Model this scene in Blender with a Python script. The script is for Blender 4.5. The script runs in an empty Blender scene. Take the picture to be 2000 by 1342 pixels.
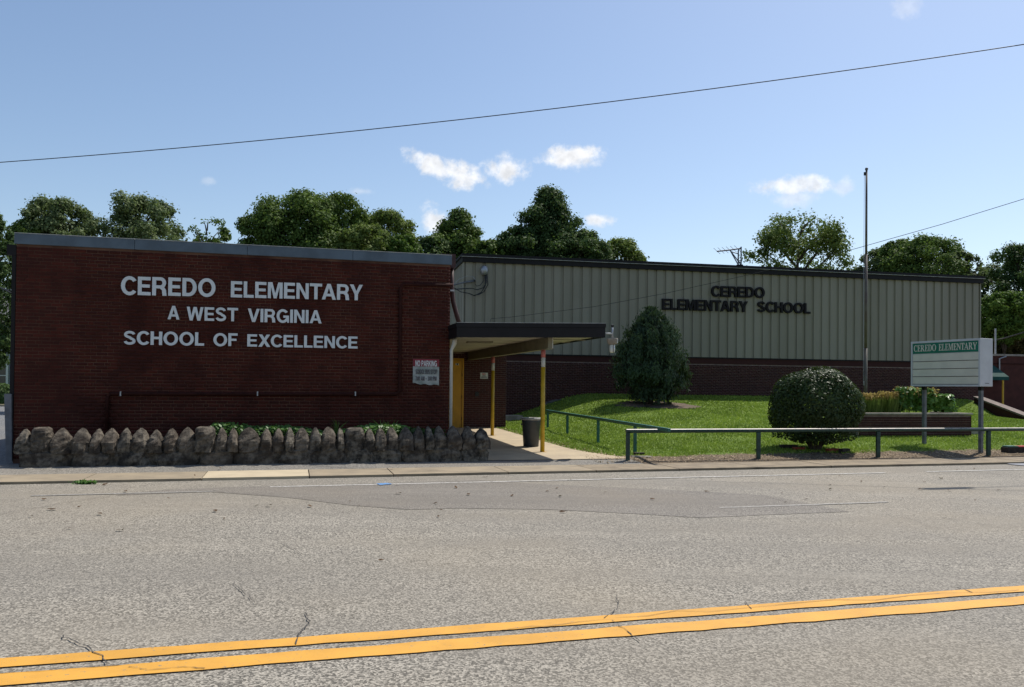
import bpy, math, random
import numpy as np
from mathutils import Matrix, Vector
random.seed(7); rng = np.random.default_rng(7)
SC = bpy.context.scene; COL = SC.collection
sin, cos, pi, rad = math.sin, math.cos, math.pi, math.radians

# ------------------------------------------------------------------ camera
F, PX, PY, PITCH, ROLL, EYE = 1600.0, 1000.0, 735.0, 0.0125, 0.010, 1.6
cd = bpy.data.cameras.new('camera'); cam = bpy.data.objects.new('camera', cd); COL.objects.link(cam)
cd.sensor_width = 36; cd.lens = 36 * F / 2000; cd.shift_y = (PY - 671) / 2000; cd.clip_end = 5000
RM = Matrix.Rotation(pi / 2 + PITCH, 3, 'X') @ Matrix.Rotation(ROLL, 3, 'Z')
cam.matrix_world = Matrix.Translation((0, 0, EYE)) @ RM.to_4x4()
SC.camera = cam

# ------------------------------------------------------------------ sky, sun, exposure
SUN_AZ, SUN_EL = math.atan2(.444, .465), rad(57.3)
W = bpy.data.worlds.new('World'); SC.world = W; W.use_nodes = True
nt = W.node_tree; N = nt.nodes; L = nt.links
bg = N['Background']; bg.inputs['Strength'].default_value = 0.125
sky = N.new('ShaderNodeTexSky'); sky.sky_type = 'NISHITA'; sky.sun_disc = False
sky.sun_elevation = SUN_EL; sky.sun_rotation = SUN_AZ; sky.air_density = 1.0; sky.dust_density = 1.0; sky.ozone_density = 1.6
def nmath(nt, op, a, b=None, c=None, clamp=False):
    n = nt.nodes.new('ShaderNodeMath'); n.operation = op; n.use_clamp = clamp
    for i, v in enumerate((a, b, c)):
        if v is None: continue
        if hasattr(v, 'is_linked'): nt.links.new(v, n.inputs[i])
        else: n.inputs[i].default_value = v
    return n.outputs[0]
tc = N.new('ShaderNodeTexCoord'); sp = N.new('ShaderNodeSeparateXYZ'); L.new(tc.outputs['Generated'], sp.inputs[0])
yy = nmath(nt, 'MAXIMUM', sp.outputs[1], .05)
ca = nmath(nt, 'DIVIDE', sp.outputs[0], yy); cb = nmath(nt, 'DIVIDE', sp.outputs[2], yy)
cv = N.new('ShaderNodeCombineXYZ'); L.new(ca, cv.inputs[0]); L.new(cb, cv.inputs[1])
nz = N.new('ShaderNodeTexNoise'); nz.inputs['Scale'].default_value = 34; nz.inputs['Detail'].default_value = 9; nz.inputs['Roughness'].default_value = .66
L.new(cv.outputs[0], nz.inputs['Vector'])
nz2 = N.new('ShaderNodeTexNoise'); nz2.inputs['Scale'].default_value = 75; nz2.inputs['Detail'].default_value = 6
L.new(cv.outputs[0], nz2.inputs['Vector'])
# each cloud: azimuth and elevation tangents, half sizes, tilt, density
CLOUDS = [(-.098, .268, .036, .014, -.45, .95), (-.065, .259, .035, .017, -.35, 1), (-.010, .268, .029, .017, 0, .95), (.070, .283, .040, .016, .1, 1),
          (.078, .277, .030, .012, 0, .8), (-.097, .201, .018, .022, 0, .9), (.103, .205, .020, .0085, 0, .9), (.338, .248, .054, .012, .05, .85), (.355, .252, .034, .012, 0, .8), (.345, .235, .03, .012, .1, .45), (.405, .249, .017, .011, .5, .4),
          (-.373, .248, .014, .006, 0, .22), (-.188, .237, .016, .006, 0, .28), (.48, .472, .02, .02, .4, .28), (.80, .31, .06, .02, 0, .9), (-.92, .27, .06, .02, .1, .9), (1.3, .42, .10, .04, 0, .9), (-1.5, .38, .12, .04, 0, .9)]
tot = None
for (a, b, ra, rb, rot, den) in CLOUDS:
    s = N.new('ShaderNodeVectorMath'); s.operation = 'SUBTRACT'; L.new(cv.outputs[0], s.inputs[0]); s.inputs[1].default_value = (a, b, 0)
    r = N.new('ShaderNodeVectorRotate'); r.rotation_type = 'Z_AXIS'; L.new(s.outputs[0], r.inputs['Vector']); r.inputs['Angle'].default_value = -rot
    m = N.new('ShaderNodeVectorMath'); m.operation = 'MULTIPLY'; L.new(r.outputs[0], m.inputs[0]); m.inputs[1].default_value = (1 / ra, 1 / rb, 0)
    ln = N.new('ShaderNodeVectorMath'); ln.operation = 'LENGTH'; L.new(m.outputs[0], ln.inputs[0])
    d = nmath(nt, 'MULTIPLY_ADD', nmath(nt, 'SUBTRACT', nz.outputs[0], .5), 2.6, ln.outputs['Value'])
    mr = N.new('ShaderNodeMapRange'); mr.interpolation_type = 'SMOOTHSTEP'; L.new(d, mr.inputs[0])
    mr.inputs[1].default_value = 1.15; mr.inputs[2].default_value = .25; mr.inputs[3].default_value = 0; mr.inputs[4].default_value = den
    tot = mr.outputs[0] if tot is None else nmath(nt, 'MAXIMUM', tot, mr.outputs[0])
tot = nmath(nt, 'MULTIPLY', tot, nmath(nt, 'GREATER_THAN', sp.outputs[1], .06))
shade = nmath(nt, 'MULTIPLY_ADD', nz2.outputs[0], .8, .62)
cc = N.new('ShaderNodeVectorMath'); cc.operation = 'SCALE'; cc.inputs[0].default_value = (6.2, 6.3, 6.5); L.new(shade, cc.inputs['Scale'])
hs = N.new('ShaderNodeHueSaturation'); hs.inputs['Saturation'].default_value = 1.03; hs.inputs['Value'].default_value = 1.0; L.new(sky.outputs[0], hs.inputs['Color'])
mx = N.new('ShaderNodeMix'); mx.data_type = 'RGBA'; L.new(tot, mx.inputs[0]); tn = N.new('ShaderNodeVectorMath'); tn.operation = 'MULTIPLY'; tn.inputs[1].default_value = (.98, .965, .95); L.new(hs.outputs[0], tn.inputs[0]); L.new(tn.outputs[0], mx.inputs[6]); L.new(cc.outputs[0], mx.inputs[7])
L.new(mx.outputs[2], bg.inputs['Color'])
sd = bpy.data.lights.new('sun', 'SUN'); sd.energy = 4.6; sd.angle = rad(.53); sd.color = (1, .95, .87)
sun = bpy.data.objects.new('sun', sd); COL.objects.link(sun)
S3 = Vector((sin(SUN_AZ) * cos(SUN_EL), cos(SUN_AZ) * cos(SUN_EL), sin(SUN_EL)))
sun.rotation_euler = S3.to_track_quat('Z', 'Y').to_euler(); sun.location = (30, 30, 40)
vs_ = SC.view_settings; vs_.view_transform = 'Standard'; vs_.look = 'None'; vs_.gamma = 1; vs_.use_curve_mapping = False; vs_.exposure = 0.25
SC.cycles.max_bounces = 6; SC.cycles.transparent_max_bounces = 6

# ------------------------------------------------------------------ measuring helpers (survey of the site from the camera station)
def ray(x, y): return RM @ Vector(((x - PX) / F, -(y - PY) / F, -1))
def at(x, y, Y):
    d = ray(x, y); return Vector((0, 0, EYE)) + d * (Y / d.y)
def sst(a, b, x):
    t = min(1, max(0, (x - a) / (b - a))); return t * t * (3 - 2 * t)
class Frame:
    def __init__(s, x, y, deg): s.o = Vector((x, y)); s.a = rad(deg); s.e = Vector((cos(s.a), sin(s.a))); s.n = Vector((-sin(s.a), cos(s.a)))
    def w(s, u, v, z=0): p = s.o + s.e * u + s.n * v; return Vector((p.x, p.y, z))
    def loc(s, X, Y): d = Vector((X, Y)) - s.o; return d.dot(s.e), d.dot(s.n)
    def hit(s, x, y, v=0.0):                    # where the sight line meets the plane at depth v: (u, z)
        d = ray(x, y); dn = d.x * s.n.x + d.y * s.n.y; t = (v + s.o.dot(s.n)) / dn
        return s.loc(d.x * t, d.y * t)[0], EYE + d.z * t
FS = Frame(0, 14.95, 15.8)          # street: u along the kerb, v away from the road
FW = Frame(-9.66, 15.9, 14.9)       # brick wing
FG = Frame(-1.92, 32.3, 12.0)       # gymnasium
def ground_uv(u, v):
    t = min(1.2, max(0, (v - 1.6) / 15)) ** 1.15
    return .045 + .05 * sst(1.1, 1.75, v) + (.25 + .97 * sst(4.0, 8.2, u) - .72 * sst(19.5, 25.5, u) * (1 - sst(12.2, 15.4, v))) * t
def ground(X, Y): return ground_uv(*FS.loc(X, Y))
def gpx(x, y):                                   # ground point seen along a sight line
    d = ray(x, y); lo, hi = 3.0, 60.0
    for k in range(600):
        Y = 4 + k * .06; p = at(x, y, Y)
        u, v = FS.loc(p.x, p.y); g = ground_uv(u, v) if v > 0 else 0
        if p.z <= g: return p
    return at(x, y, 36)

# ------------------------------------------------------------------ mesh builder
class MB:
    def __init__(s): s.v = []; s.f = []
    def add(s, vs, fs):
        b = len(s.v); s.v += [tuple(p) for p in vs]; s.f += [tuple(b + i for i in f) for f in fs]; return s
    def box(s, x0, x1, y0, y1, z0, z1):
        return s.add([(x0, y0, z0), (x1, y0, z0), (x1, y1, z0), (x0, y1, z0), (x0, y0, z1), (x1, y0, z1), (x1, y1, z1), (x0, y1, z1)],
                     [(0, 3, 2, 1), (4, 5, 6, 7), (0, 1, 5, 4), (1, 2, 6, 5), (2, 3, 7, 6), (3, 0, 4, 7)])
    def bar(s, p, q, w, h, up=(0, 0, 1)):
        p, q = Vector(p), Vector(q); d = (q - p).normalized(); r = d.cross(Vector(up)).normalized() * w / 2; t = r.cross(d).normalized() * h / 2
        return s.add([p - r - t, p + r - t, p + r + t, p - r + t, q - r - t, q + r - t, q + r + t, q - r + t],
                     [(0, 1, 2, 3), (7, 6, 5, 4), (0, 4, 5, 1), (1, 5, 6, 2), (2, 6, 7, 3), (3, 7, 4, 0)])
    def tube(s, pts, r, n=10, cap=True):
        pts = [Vector(p) for p in pts]; rs = r if isinstance(r, (list, tuple)) else [r] * len(pts); b = len(s.v); ref = None
        for i, p in enumerate(pts):
            d = (pts[min(i + 1, len(pts) - 1)] - pts[max(i - 1, 0)]).normalized()
            if ref is None: ref = Vector((1, 0, 0)) if abs(d.x) < .8 else Vector((0, 1, 0))
            a = d.cross(ref).normalized(); c = d.cross(a); ref = c.cross(d) if False else ref
            for k in range(n):
                an = 2 * pi * k / n; s.v.append(tuple(p + (a * cos(an) + c * sin(an)) * rs[i]))
        for i in range(len(pts) - 1):
            for k in range(n):
                k2 = (k + 1) % n; s.f.append((b + i * n + k, b + i * n + k2, b + (i + 1) * n + k2, b + (i + 1) * n + k))
        if cap: s.f.append(tuple(b + k for k in range(n))[::-1]); s.f.append(tuple(b + (len(pts) - 1) * n + k for k in range(n)))
        return s
    def lathe(s, prof, n=20, c=(0, 0, 0)):
        b = len(s.v)
        for (r, z) in prof:
            for k in range(n): s.v.append((c[0] + r * cos(2 * pi * k / n), c[1] + r * sin(2 * pi * k / n), c[2] + z))
        for i in range(len(prof) - 1):
            for k in range(n):
                k2 = (k + 1) % n; s.f.append((b + i * n + k, b + i * n + k2, b + (i + 1) * n + k2, b + (i + 1) * n + k))
        s.f.append(tuple(b + k for k in range(n))[::-1]); s.f.append(tuple(b + (len(prof) - 1) * n + k for k in range(n)))
        return s
    def prism(s, poly, z0, z1):                  # plan polygon (x, y), z may be a function
        n = len(poly); g = lambda z, p: z(*p) if callable(z) else z
        return s.add([(x, y, g(z0, (x, y))) for x, y in poly] + [(x, y, g(z1, (x, y))) for x, y in poly],
                     [tuple(range(n))[::-1], tuple(range(n, 2 * n))] + [(i, (i + 1) % n, n + (i + 1) % n, n + i) for i in range(n)])
    def build(s, name, mat=None, parent=None, smooth=False, bevel=0):
        me = bpy.data.meshes.new(name); me.from_pydata(s.v, [], s.f); me.update()
        return link(name, me, mat, parent, smooth, bevel)
def link(name, me, mat, parent=None, smooth=False, bevel=0):
    o = bpy.data.objects.new(name, me); COL.objects.link(o)
    if mat and not me.materials: me.materials.append(mat)
    if parent: o.parent = parent
    if smooth: me.polygons.foreach_set('use_smooth', [True] * len(me.polygons))
    if bevel:
        m = o.modifiers.new('bevel', 'BEVEL'); m.width = bevel; m.segments = 2; m.limit_method = 'ANGLE'
    return o
def npmesh(name, verts, nper, mat, parent=None):  # verts (n*nper,3): n faces of nper corners
    n = len(verts) // nper; me = bpy.data.meshes.new(name)
    me.vertices.add(len(verts)); me.vertices.foreach_set('co', np.asarray(verts, np.float32).ravel())
    me.loops.add(n * nper); me.loops.foreach_set('vertex_index', np.arange(n * nper, dtype=np.int32))
    me.polygons.add(n); me.polygons.foreach_set('loop_start', np.arange(0, n * nper, nper, dtype=np.int32))
    me.update(calc_edges=True); return link(name, me, mat, parent)
def tag(o, label=None, cat=None, group=None, kind=None):
    for k, v in (('label', label), ('category', cat), ('group', group), ('kind', kind)):
        if v: o[k] = v
    return o
def thing(name, label, cat, loc=(0, 0, 0), rz=0, group=None):
    o = bpy.data.objects.new(name, None); COL.objects.link(o); o.location = loc; o.rotation_euler = (0, 0, rz); o.empty_display_size = .3
    return tag(o, label, cat, group)
def copy_part(o, parent, loc=None):
    c = o.copy(); COL.objects.link(c); c.parent = parent
    if loc is not None: c.location = loc
    return c

# ------------------------------------------------------------------ materials
def newmat(name):
    m = bpy.data.materials.new(name); m.use_nodes = True; return m, m.node_tree, m.node_tree.nodes['Principled BSDF']
def mixc(nt, fac, a, b):
    m = nt.nodes.new('ShaderNodeMix'); m.data_type = 'RGBA'
    for i, v in ((0, fac), (6, a), (7, b)):
        if hasattr(v, 'is_linked'): nt.links.new(v, m.inputs[i])
        elif i == 0: m.inputs[0].default_value = v
        else: m.inputs[i].default_value = (*v, 1)
    return m.outputs[2]
def noise(nt, scale, detail=4, rough=.55, coord='pos', stretch=None):
    n = nt.nodes.new('ShaderNodeTexNoise'); n.inputs['Scale'].default_value = scale; n.inputs['Detail'].default_value = detail; n.inputs['Roughness'].default_value = rough
    if coord == 'pos': src = nt.nodes.new('ShaderNodeNewGeometry').outputs['Position']
    else: src = nt.nodes.new('ShaderNodeTexCoord').outputs['Object']
    if stretch:
        mp = nt.nodes.new('ShaderNodeMapping'); mp.inputs['Scale'].default_value = stretch[:3]
        if len(stretch) > 3: mp.inputs['Rotation'].default_value = (0, 0, stretch[3])
        nt.links.new(src, mp.inputs[0]); src = mp.outputs[0]
    nt.links.new(src, n.inputs['Vector']); return n.outputs[0]
def ramp(nt, v, a, b, lo=0.0, hi=1.0):
    m = nt.nodes.new('ShaderNodeMapRange'); m.interpolation_type = 'SMOOTHSTEP'; nt.links.new(v, m.inputs[0])
    for i, x in ((1, a), (2, b), (3, lo), (4, hi)): m.inputs[i].default_value = x
    return m.outputs[0]
def bump(nt, b, h, strength=.4, dist=.02):
    n = nt.nodes.new('ShaderNodeBump'); n.inputs['Strength'].default_value = strength; n.inputs['Distance'].default_value = dist
    nt.links.new(h, n.inputs['Height']); nt.links.new(n.outputs[0], b.inputs['Normal'])
def mat(name, col, rough=.7, var=.2, scale=6, metal=0, spec=.4, bmp=0, bscale=40, col2=None, coord='pos', stretch=None, grime=0):
    m, nt, b = newmat(name); n = noise(nt, scale, coord=coord, stretch=stretch)
    c2 = col2 or tuple(min(1, c * (1 + var)) for c in col); c1 = col if col2 else tuple(c * (1 - var) for c in col)
    c = mixc(nt, ramp(nt, n, .3, .7), c1, c2)
    if grime: c = mixc(nt, ramp(nt, noise(nt, scale * .37, 6, .7), .52, .75, 0, grime), c, tuple(x * .3 for x in col))
    nt.links.new(c, b.inputs['Base Color']); b.inputs['Roughness'].default_value = rough; b.inputs['Metallic'].default_value = metal; b.inputs['Specular IOR Level'].default_value = spec
    if bmp: bump(nt, b, noise(nt, bscale, 5), bmp, .01)
    return m
def leafmat(name, c1, c2, rough=.68, spec=.18, trans=.3, dry=None):
    m, nt, b = newmat(name); g = nt.nodes.new('ShaderNodeNewGeometry'); r = g.outputs['Random Per Island']
    c = mixc(nt, r, c1, c2); big = noise(nt, .5, 3); c = mixc(nt, ramp(nt, big, .35, .7), c, tuple(x * 1.25 for x in c2))
    if dry: c = mixc(nt, nmath(nt, 'GREATER_THAN', r, 1 - dry[3]), c, dry[:3])
    nt.links.new(c, b.inputs['Base Color']); b.inputs['Roughness'].default_value = rough; b.inputs['Specular IOR Level'].default_value = spec
    t = nt.nodes.new('ShaderNodeBsdfTranslucent'); nt.links.new(mixc(nt, .4, c, (.12, .20, .025)), t.inputs[0])
    ms = nt.nodes.new('ShaderNodeMixShader'); ms.inputs[0].default_value = trans; nt.links.new(b.outputs[0], ms.inputs[1]); nt.links.new(t.outputs[0], ms.inputs[2])
    nt.links.new(ms.outputs[0], nt.nodes['Material Output'].inputs[0]); return m
def brickmat(name, c1, c2, dark=.35, soot=None):
    m, nt, b = newmat(name); tco = nt.nodes.new('ShaderNodeTexCoord')
    oi = nt.nodes.new('ShaderNodeObjectInfo'); g = nt.nodes.new('ShaderNodeNewGeometry')
    r = nmath(nt, 'FRACT', nmath(nt, 'ADD', g.outputs['Random Per Island'], oi.outputs['Random']))
    c = mixc(nt, r, c1, c2); n = noise(nt, 1.3, 6, .65); c = mixc(nt, ramp(nt, n, .42, .68, 0, dark), c, tuple(x * .35 for x in c1))
    f = noise(nt, 90, 3); c = mixc(nt, ramp(nt, f, .35, .75, 0, .4), c, tuple(x * .6 for x in c1))
    nt.links.new(c, b.inputs['Base Color']); b.inputs['Roughness'].default_value = .82; b.inputs['Specular IOR Level'].default_value = .25
    bump(nt, b, f, .3, .006); return m
def asphalt(name, c, dark, agg=95, patch=.5):
    m, nt, b = newmat(name); pos = nt.nodes.new('ShaderNodeNewGeometry').outputs['Position']
    vo = nt.nodes.new('ShaderNodeTexVoronoi'); vo.inputs['Scale'].default_value = agg; nt.links.new(pos, vo.inputs['Vector'])
    sp = nt.nodes.new('ShaderNodeSeparateXYZ'); nt.links.new(vo.outputs['Color'], sp.inputs[0])
    fine = mixc(nt, ramp(nt, sp.outputs[0], .1, .95), tuple(x * .34 for x in c), tuple(min(1, x * 1.55) for x in c))
    mid = noise(nt, 34, 4, .7); fine = mixc(nt, ramp(nt, mid, .3, .55, .65, 0), fine, tuple(x * .42 for x in c))
    big = noise(nt, .55, 6, .62, stretch=(.35, 1.5, 1, -rad(15.8))); col = mixc(nt, ramp(nt, big, .38, .66, 0, patch), fine, dark); lit_ = noise(nt, .9, 7, .7, stretch=(.25, 1.2, 1, -rad(15.8))); col = mixc(nt, ramp(nt, lit_, .50, .72, 0, .35), col, tuple(min(1, x * 1.3) for x in c))
    trk = noise(nt, 1.0, 3, .5, stretch=(.05, 1.15, 1, -rad(15.8))); col = mixc(nt, ramp(nt, trk, .46, .66, 0, .38), col, tuple(x * .72 for x in c))
    oil = noise(nt, 2.2, 5, .6); col = mixc(nt, ramp(nt, oil, .66, .78, 0, .45), col, tuple(x * .55 for x in c))
    warm = noise(nt, .23, 3); col = mixc(nt, ramp(nt, warm, .4, .7, 0, .30), col, (c[0] * 1.12, c[1] * 1.02, c[2] * .86))
    nt.links.new(col, b.inputs['Base Color']); b.inputs['Roughness'].default_value = .88; b.inputs['Specular IOR Level'].default_value = .3
    bump(nt, b, vo.outputs['Distance'], .55, .006); return m
M = {}
M['asphalt'] = asphalt('asphalt', (.250, .228, .190), (.162, .148, .126), 78)
M['patch'] = asphalt('asphalt_dark_patch', (.20, .182, .157), (.165, .148, .126), 110, .6)
M['strip'] = asphalt('asphalt_strip', (.215, .2, .175), (.15, .14, .125), 60)
M['lot'] = asphalt('parking_asphalt', (.17, .17, .17), (.13, .13, .13), 60)
M['walk'] = mat('concrete_walk', (.42, .34, .225), .9, col2=(.34, .275, .19), scale=1.6, bmp=.35, bscale=120, grime=.35)
M['slab_new'] = mat('concrete_new', (.44, .365, .25), .9, .06, scale=3, bmp=.25, bscale=150)
M['slab'] = mat('concrete_slab', (.30, .243, .165), .9, col2=(.225, .185, .13), scale=2.2, bmp=.4, bscale=110, grime=.45)
M['slab_old'] = mat('concrete_old', (.255, .205, .138), .92, col2=(.175, .14, .098), scale=3.1, bmp=.5, bscale=70, grime=.6)
M['joint'] = mat('joint_dirt', (.05, .042, .034), .95, .3, 20)
M['crack'] = mat('crack_tar', (.05, .046, .042), .9, .3, 30)
def paint(name, c, wear_to, wear, sc=26):
    m, nt, b = newmat(name); n = noise(nt, sc, 7, .72); k = ramp(nt, n, .60 - wear, .66 - wear)
    c_ = mixc(nt, ramp(nt, noise(nt, 3, 5), .3, .7), c, tuple(x * .82 for x in c))
    nt.links.new(mixc(nt, k, c_, wear_to), b.inputs['Base Color']); b.inputs['Roughness'].default_value = .75; bump(nt, b, n, .3, .004); return m
M['yellow'] = paint('yellow_road_paint', (.60, .30, .035), (.2, .17, .11), -.008)
M['white'] = paint('worn_white_paint', (.52, .50, .46), (.22, .205, .18), .10)
M['faint'] = paint('faint_white_paint', (.38, .36, .33), (.22, .205, .18), .17)
M['blue'] = paint('blue_marking_paint', (.08, .24, .50), (.2, .19, .18), .08)
M['soil'] = mat('bare_soil', (.115, .085, .058), .95, col2=(.19, .145, .10), scale=7, bmp=.8, bscale=45)
M['turf'] = mat('turf', (.055, .10, .018), .95, col2=(.085, .14, .026), scale=2.5, bmp=.5, bscale=60)
M['far'] = mat('far_ground', (.07, .09, .035), .95, .3, .3)
M['brickW'] = brickmat('dark_red_painted_brick', (.078, .0135, .0070), (.042, .0085, .0052), .6)
M['mortW'] = mat('painted_mortar', (.145, .075, .048), .9, col2=(.050, .015, .009), scale=1.3)
M['brickG'] = brickmat('brown_red_brick', (.070, .021, .017), (.044, .015, .013), .4)
M['mortG'] = mat('grey_mortar', (.19, .135, .115), .9, .2)
M['brickE'] = brickmat('entry_red_brick', (.075, .020, .016), (.05, .016, .014), .3)
M['mortE'] = mat('pale_mortar', (.17, .125, .105), .9, .2)
M['brickF'] = mat('far_red_brick', (.062, .018, .013), .9, .2, 3)
M['coping'] = mat('grey_metal_coping', (.085, .115, .145), .65, .18, 2.5, spec=.4, grime=.25)
M['steel_edge'] = mat('coping_edge', (.42, .42, .40), .6, .2, 6)
M['roof'] = mat('roof_membrane', (.12, .12, .12), .9, .2)
M['siding'] = mat('tan_grey_steel_siding', (.225, .203, .152), .6, col2=(.265, .24, .185), scale=.8, spec=.4, stretch=(1, 1, .25), grime=.12)
M['brown'] = mat('dark_brown_trim', (.0085, .007, .008), .6, .2, 3, spec=.25)
M['brownpipe'] = mat('brown_painted_pipe', (.055, .022, .018), .6, .2, 8)
M['conduit'] = mat('red_painted_conduit', (.030, .0075, .005), .75, .25, 8, spec=.15)
M['letterW'] = mat('white_plastic_letter', (.60, .63, .64), .5, .05, 5)
M['letterG'] = mat('dark_letter', (.008, .006, .007), .6, .2, 6, spec=.2)
M['yellowdoor'] = mat('yellow_door_paint', (.55, .27, .012), .5, .08, 3)
M['yellowpost'] = mat('yellow_post_paint', (.50, .32, .02), .45, .12, 6, grime=.3)
M['pinkpaint'] = mat('faded_red_paint', (.45, .14, .13), .6, .15, 20)
M['whitepaint'] = mat('white_metal_paint', (.55, .55, .52), .5, .08, 6)
M['soffit'] = mat('cream_soffit', (.42, .40, .33), .7, .12, 2, grime=.3)
M['beam'] = mat('olive_beam_paint', (.20, .185, .13), .6, .12, 3)
M['black'] = mat('black_plastic', (.012, .012, .013), .5, .2, 10)
M['can'] = mat('charcoal_plastic', (.032, .036, .038), .5, .2, 8, spec=.5)
M['canrim'] = mat('faded_can_rim', (.30, .29, .27), .6, .25, 20)
M['green'] = mat('green_pipe_paint', (.012, .10, .075), .42, .25, 9, spec=.5, grime=.2)
M['greentop'] = mat('dark_green_weathered', (.018, .045, .034), .5, .35, 14, spec=.4); M['worn_lit'] = mat('worn_sunlit_rail_top', (.55, .46, .38), .5, col2=(.30, .30, .25), scale=9, spec=.6)  # rail top colour holds both bare wear and a painted sunlit highlight
M['greypost'] = mat('grey_steel_post', (.13, .135, .15), .5, .2, 6, metal=.3)
M['pole'] = mat('weathered_flagpole', (.11, .10, .075), .55, col2=(.085, .06, .05), scale=4, spec=.4)
M['cable'] = mat('black_cable', (.02, .02, .022), .6, .2, 10)
M['galv'] = mat('galvanised', (.35, .36, .38), .45, .15, 10, metal=.6)
M['glass'] = mat('frosted_glass_jar', (.62, .62, .55), .2, .1, 20, spec=.6)
M['concrete_wall'] = mat('pale_concrete', (.28, .25, .21), .9, .25, 6, bmp=.3)
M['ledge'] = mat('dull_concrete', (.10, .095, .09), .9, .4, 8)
M['signwhite'] = mat('sign_cabinet_white', (.50, .51, .52), .5, .06, 4, grime=.12)
M['panel'] = mat('sign_panel_cream', (.60, .575, .48), .45, .05, 3)
M['signgreen'] = mat('sign_green', (.006, .145, .085), .45, .08, 4)
M['wood'] = mat('dark_wood', (.035, .026, .02), .9, .4, 12, bmp=.5)
M['signred'] = mat('faded_sign_red', (.20, .022, .035), .6, .15, 8)
M['signgrey'] = mat('weathered_sign_white', (.40, .42, .41), .6, col2=(.20, .23, .21), scale=5, grime=.3)
M['signtext'] = mat('faded_sign_text', (.10, .09, .10), .7, .3, 30)
M['signredtext'] = mat('red_sign_text', (.45, .03, .03), .6, .1, 30)
M['bark'] = mat('bark', (.075, .058, .042), .95, .4, 9, bmp=.8, bscale=18)
def stonemat():
    m, nt, b = newmat('mossy_sandstone'); n = noise(nt, 9, 7, .7); c = mixc(nt, ramp(nt, n, .32, .68), (.020, .018, .015), (.19, .165, .13))
    k = noise(nt, 3.2, 5, .6); c = mixc(nt, ramp(nt, k, .46, .64, 0, .85), c, (.013, .012, .011)); oi = nt.nodes.new('ShaderNodeObjectInfo')
    c = mixc(nt, nmath(nt, 'MULTIPLY', oi.outputs['Random'], .4), c, (.10, .075, .055))
    nt.links.new(c, b.inputs['Base Color']); b.inputs['Roughness'].default_value = .95; b.inputs['Specular IOR Level'].default_value = .2; bump(nt, b, noise(nt, 28, 8, .72), .9, .02); return m
M['stone'] = stonemat()

# ------------------------------------------------------------------ ground, road, pavement
def structure(o): o['kind'] = 'structure'; return o
structure(MB().add([(-900, -900, -.05), (900, -900, -.05), (900, 1500, -.05), (-900, 1500, -.05)], [(0, 1, 2, 3)]).build('ground', M['far']))
def sheet(poly, z, name, m, parent=None):       # poly in street coordinates
    return MB().add([tuple(FS.w(u, v, z)) for u, v in poly], [tuple(range(len(poly)))]).build(name, m, parent)
road = structure(sheet([(-150, -22), (150, -22), (150, 0), (-150, 0)], 0, 'road', M['asphalt']))
lot = structure(sheet([(-90, .02), (-9.6, .02), (-8.9, 1.2), (-8.7, 16), (-18, 62), (-90, 62)], .012, 'parking_lot', M['lot']))
def road_poly(pxs, z, name, m): return sheet([FS.loc(*gp(x, y)) for x, y in pxs], z, name, m, road)
def gp(x, y, z=0.0):
    d = ray(x, y); t = (z - EYE) / d.z; return d.x * t, d.y * t
def wobble_line(u0, u1, v0, v1, n, amp, seed):   # strip with slightly ragged edges
    r = random.Random(seed); top = [(u0 + (u1 - u0) * i / n, v1 + r.uniform(-amp, amp)) for i in range(n + 1)]
    bot = [(u0 + (u1 - u0) * i / n, v0 + r.uniform(-amp, amp)) for i in range(n + 1)]; mb = MB()
    return top, bot
def strip_mesh(u0, u1, v0, v1, z, name, m, n=120, amp=.006, seed=1):
    top, bot = wobble_line(u0, u1, v0, v1, n, amp, seed); mb = MB()
    mb.add([tuple(FS.w(u, v, z)) for u, v in bot] + [tuple(FS.w(u, v, z)) for u, v in top], [(i, i + 1, n + 2 + i, n + 1 + i) for i in range(n)])
    return mb.build(name, m, road)
strip_mesh(-60, 60, -9.20, -9.035, .008, 'centre_line', M['yellow'], 700, .008, 3)
strip_mesh(-60, 60, -9.51, -9.315, .008, 'centre_line', M['yellow'], 700, .010, 4)
strip_mesh(-4.2, 7.2, -1.16, -1.07, .008, 'edge_line', M['white'], 90, .006, 5)
strip_mesh(8.2, 22, -1.12, -1.03, .008, 'edge_line', M['white'], 90, .006, 6)
strip_mesh(-7.4, -5.0, -1.55, -1.46, .008, 'edge_line', M['faint'], 30, .008, 7)
strip_mesh(1.6, 4.3, -4.62, -4.54, .008, 'edge_line', M['faint'], 30, .01, 8)
road_poly([(225, 968), (310, 958), (440, 952), (640, 947), (930, 938), (1060, 946), (1330, 958), (1500, 968), (1660, 1000), (1500, 1006), (1370, 1012), (1240, 1004), (1080, 996), (900, 993), (800, 996), (690, 988), (560, 972), (405, 961)], .004, 'asphalt_patch', M['patch'])
road_poly([(735, 946), (757, 944.5), (766, 947), (742, 949)], .014, 'paint_mark', M['blue'])
def crack(pxs, w, seed, sub=6, jit=.16):
    r = random.Random(seed); P = [Vector(gp(x, y)) for x, y in pxs]; q = []
    for a, b in zip(P, P[1:]):
        for k in range(sub): j = jit * (b - a).length / sub; j = min(j, .05); q.append(a.lerp(b, k / sub) + Vector((r.uniform(-j, j), r.uniform(-j, j) * 1.5)))
    q.append(P[-1]); mb = MB(); n = len(q); vs = []
    for i, p in enumerate(q):
        d = (q[min(i + 1, n - 1)] - q[max(i - 1, 0)]).normalized(); t = Vector((-d.y, d.x)) * w * r.uniform(.1, 1) * .3
        vs += [(p.x - t.x, p.y - t.y, .0125), (p.x + t.x, p.y + t.y, .0125)]
    mb.add(vs, [(2 * i, 2 * i + 1, 2 * i + 3, 2 * i + 2) for i in range(n - 1)]); return mb.build('crack', M['crack'], road)
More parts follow.
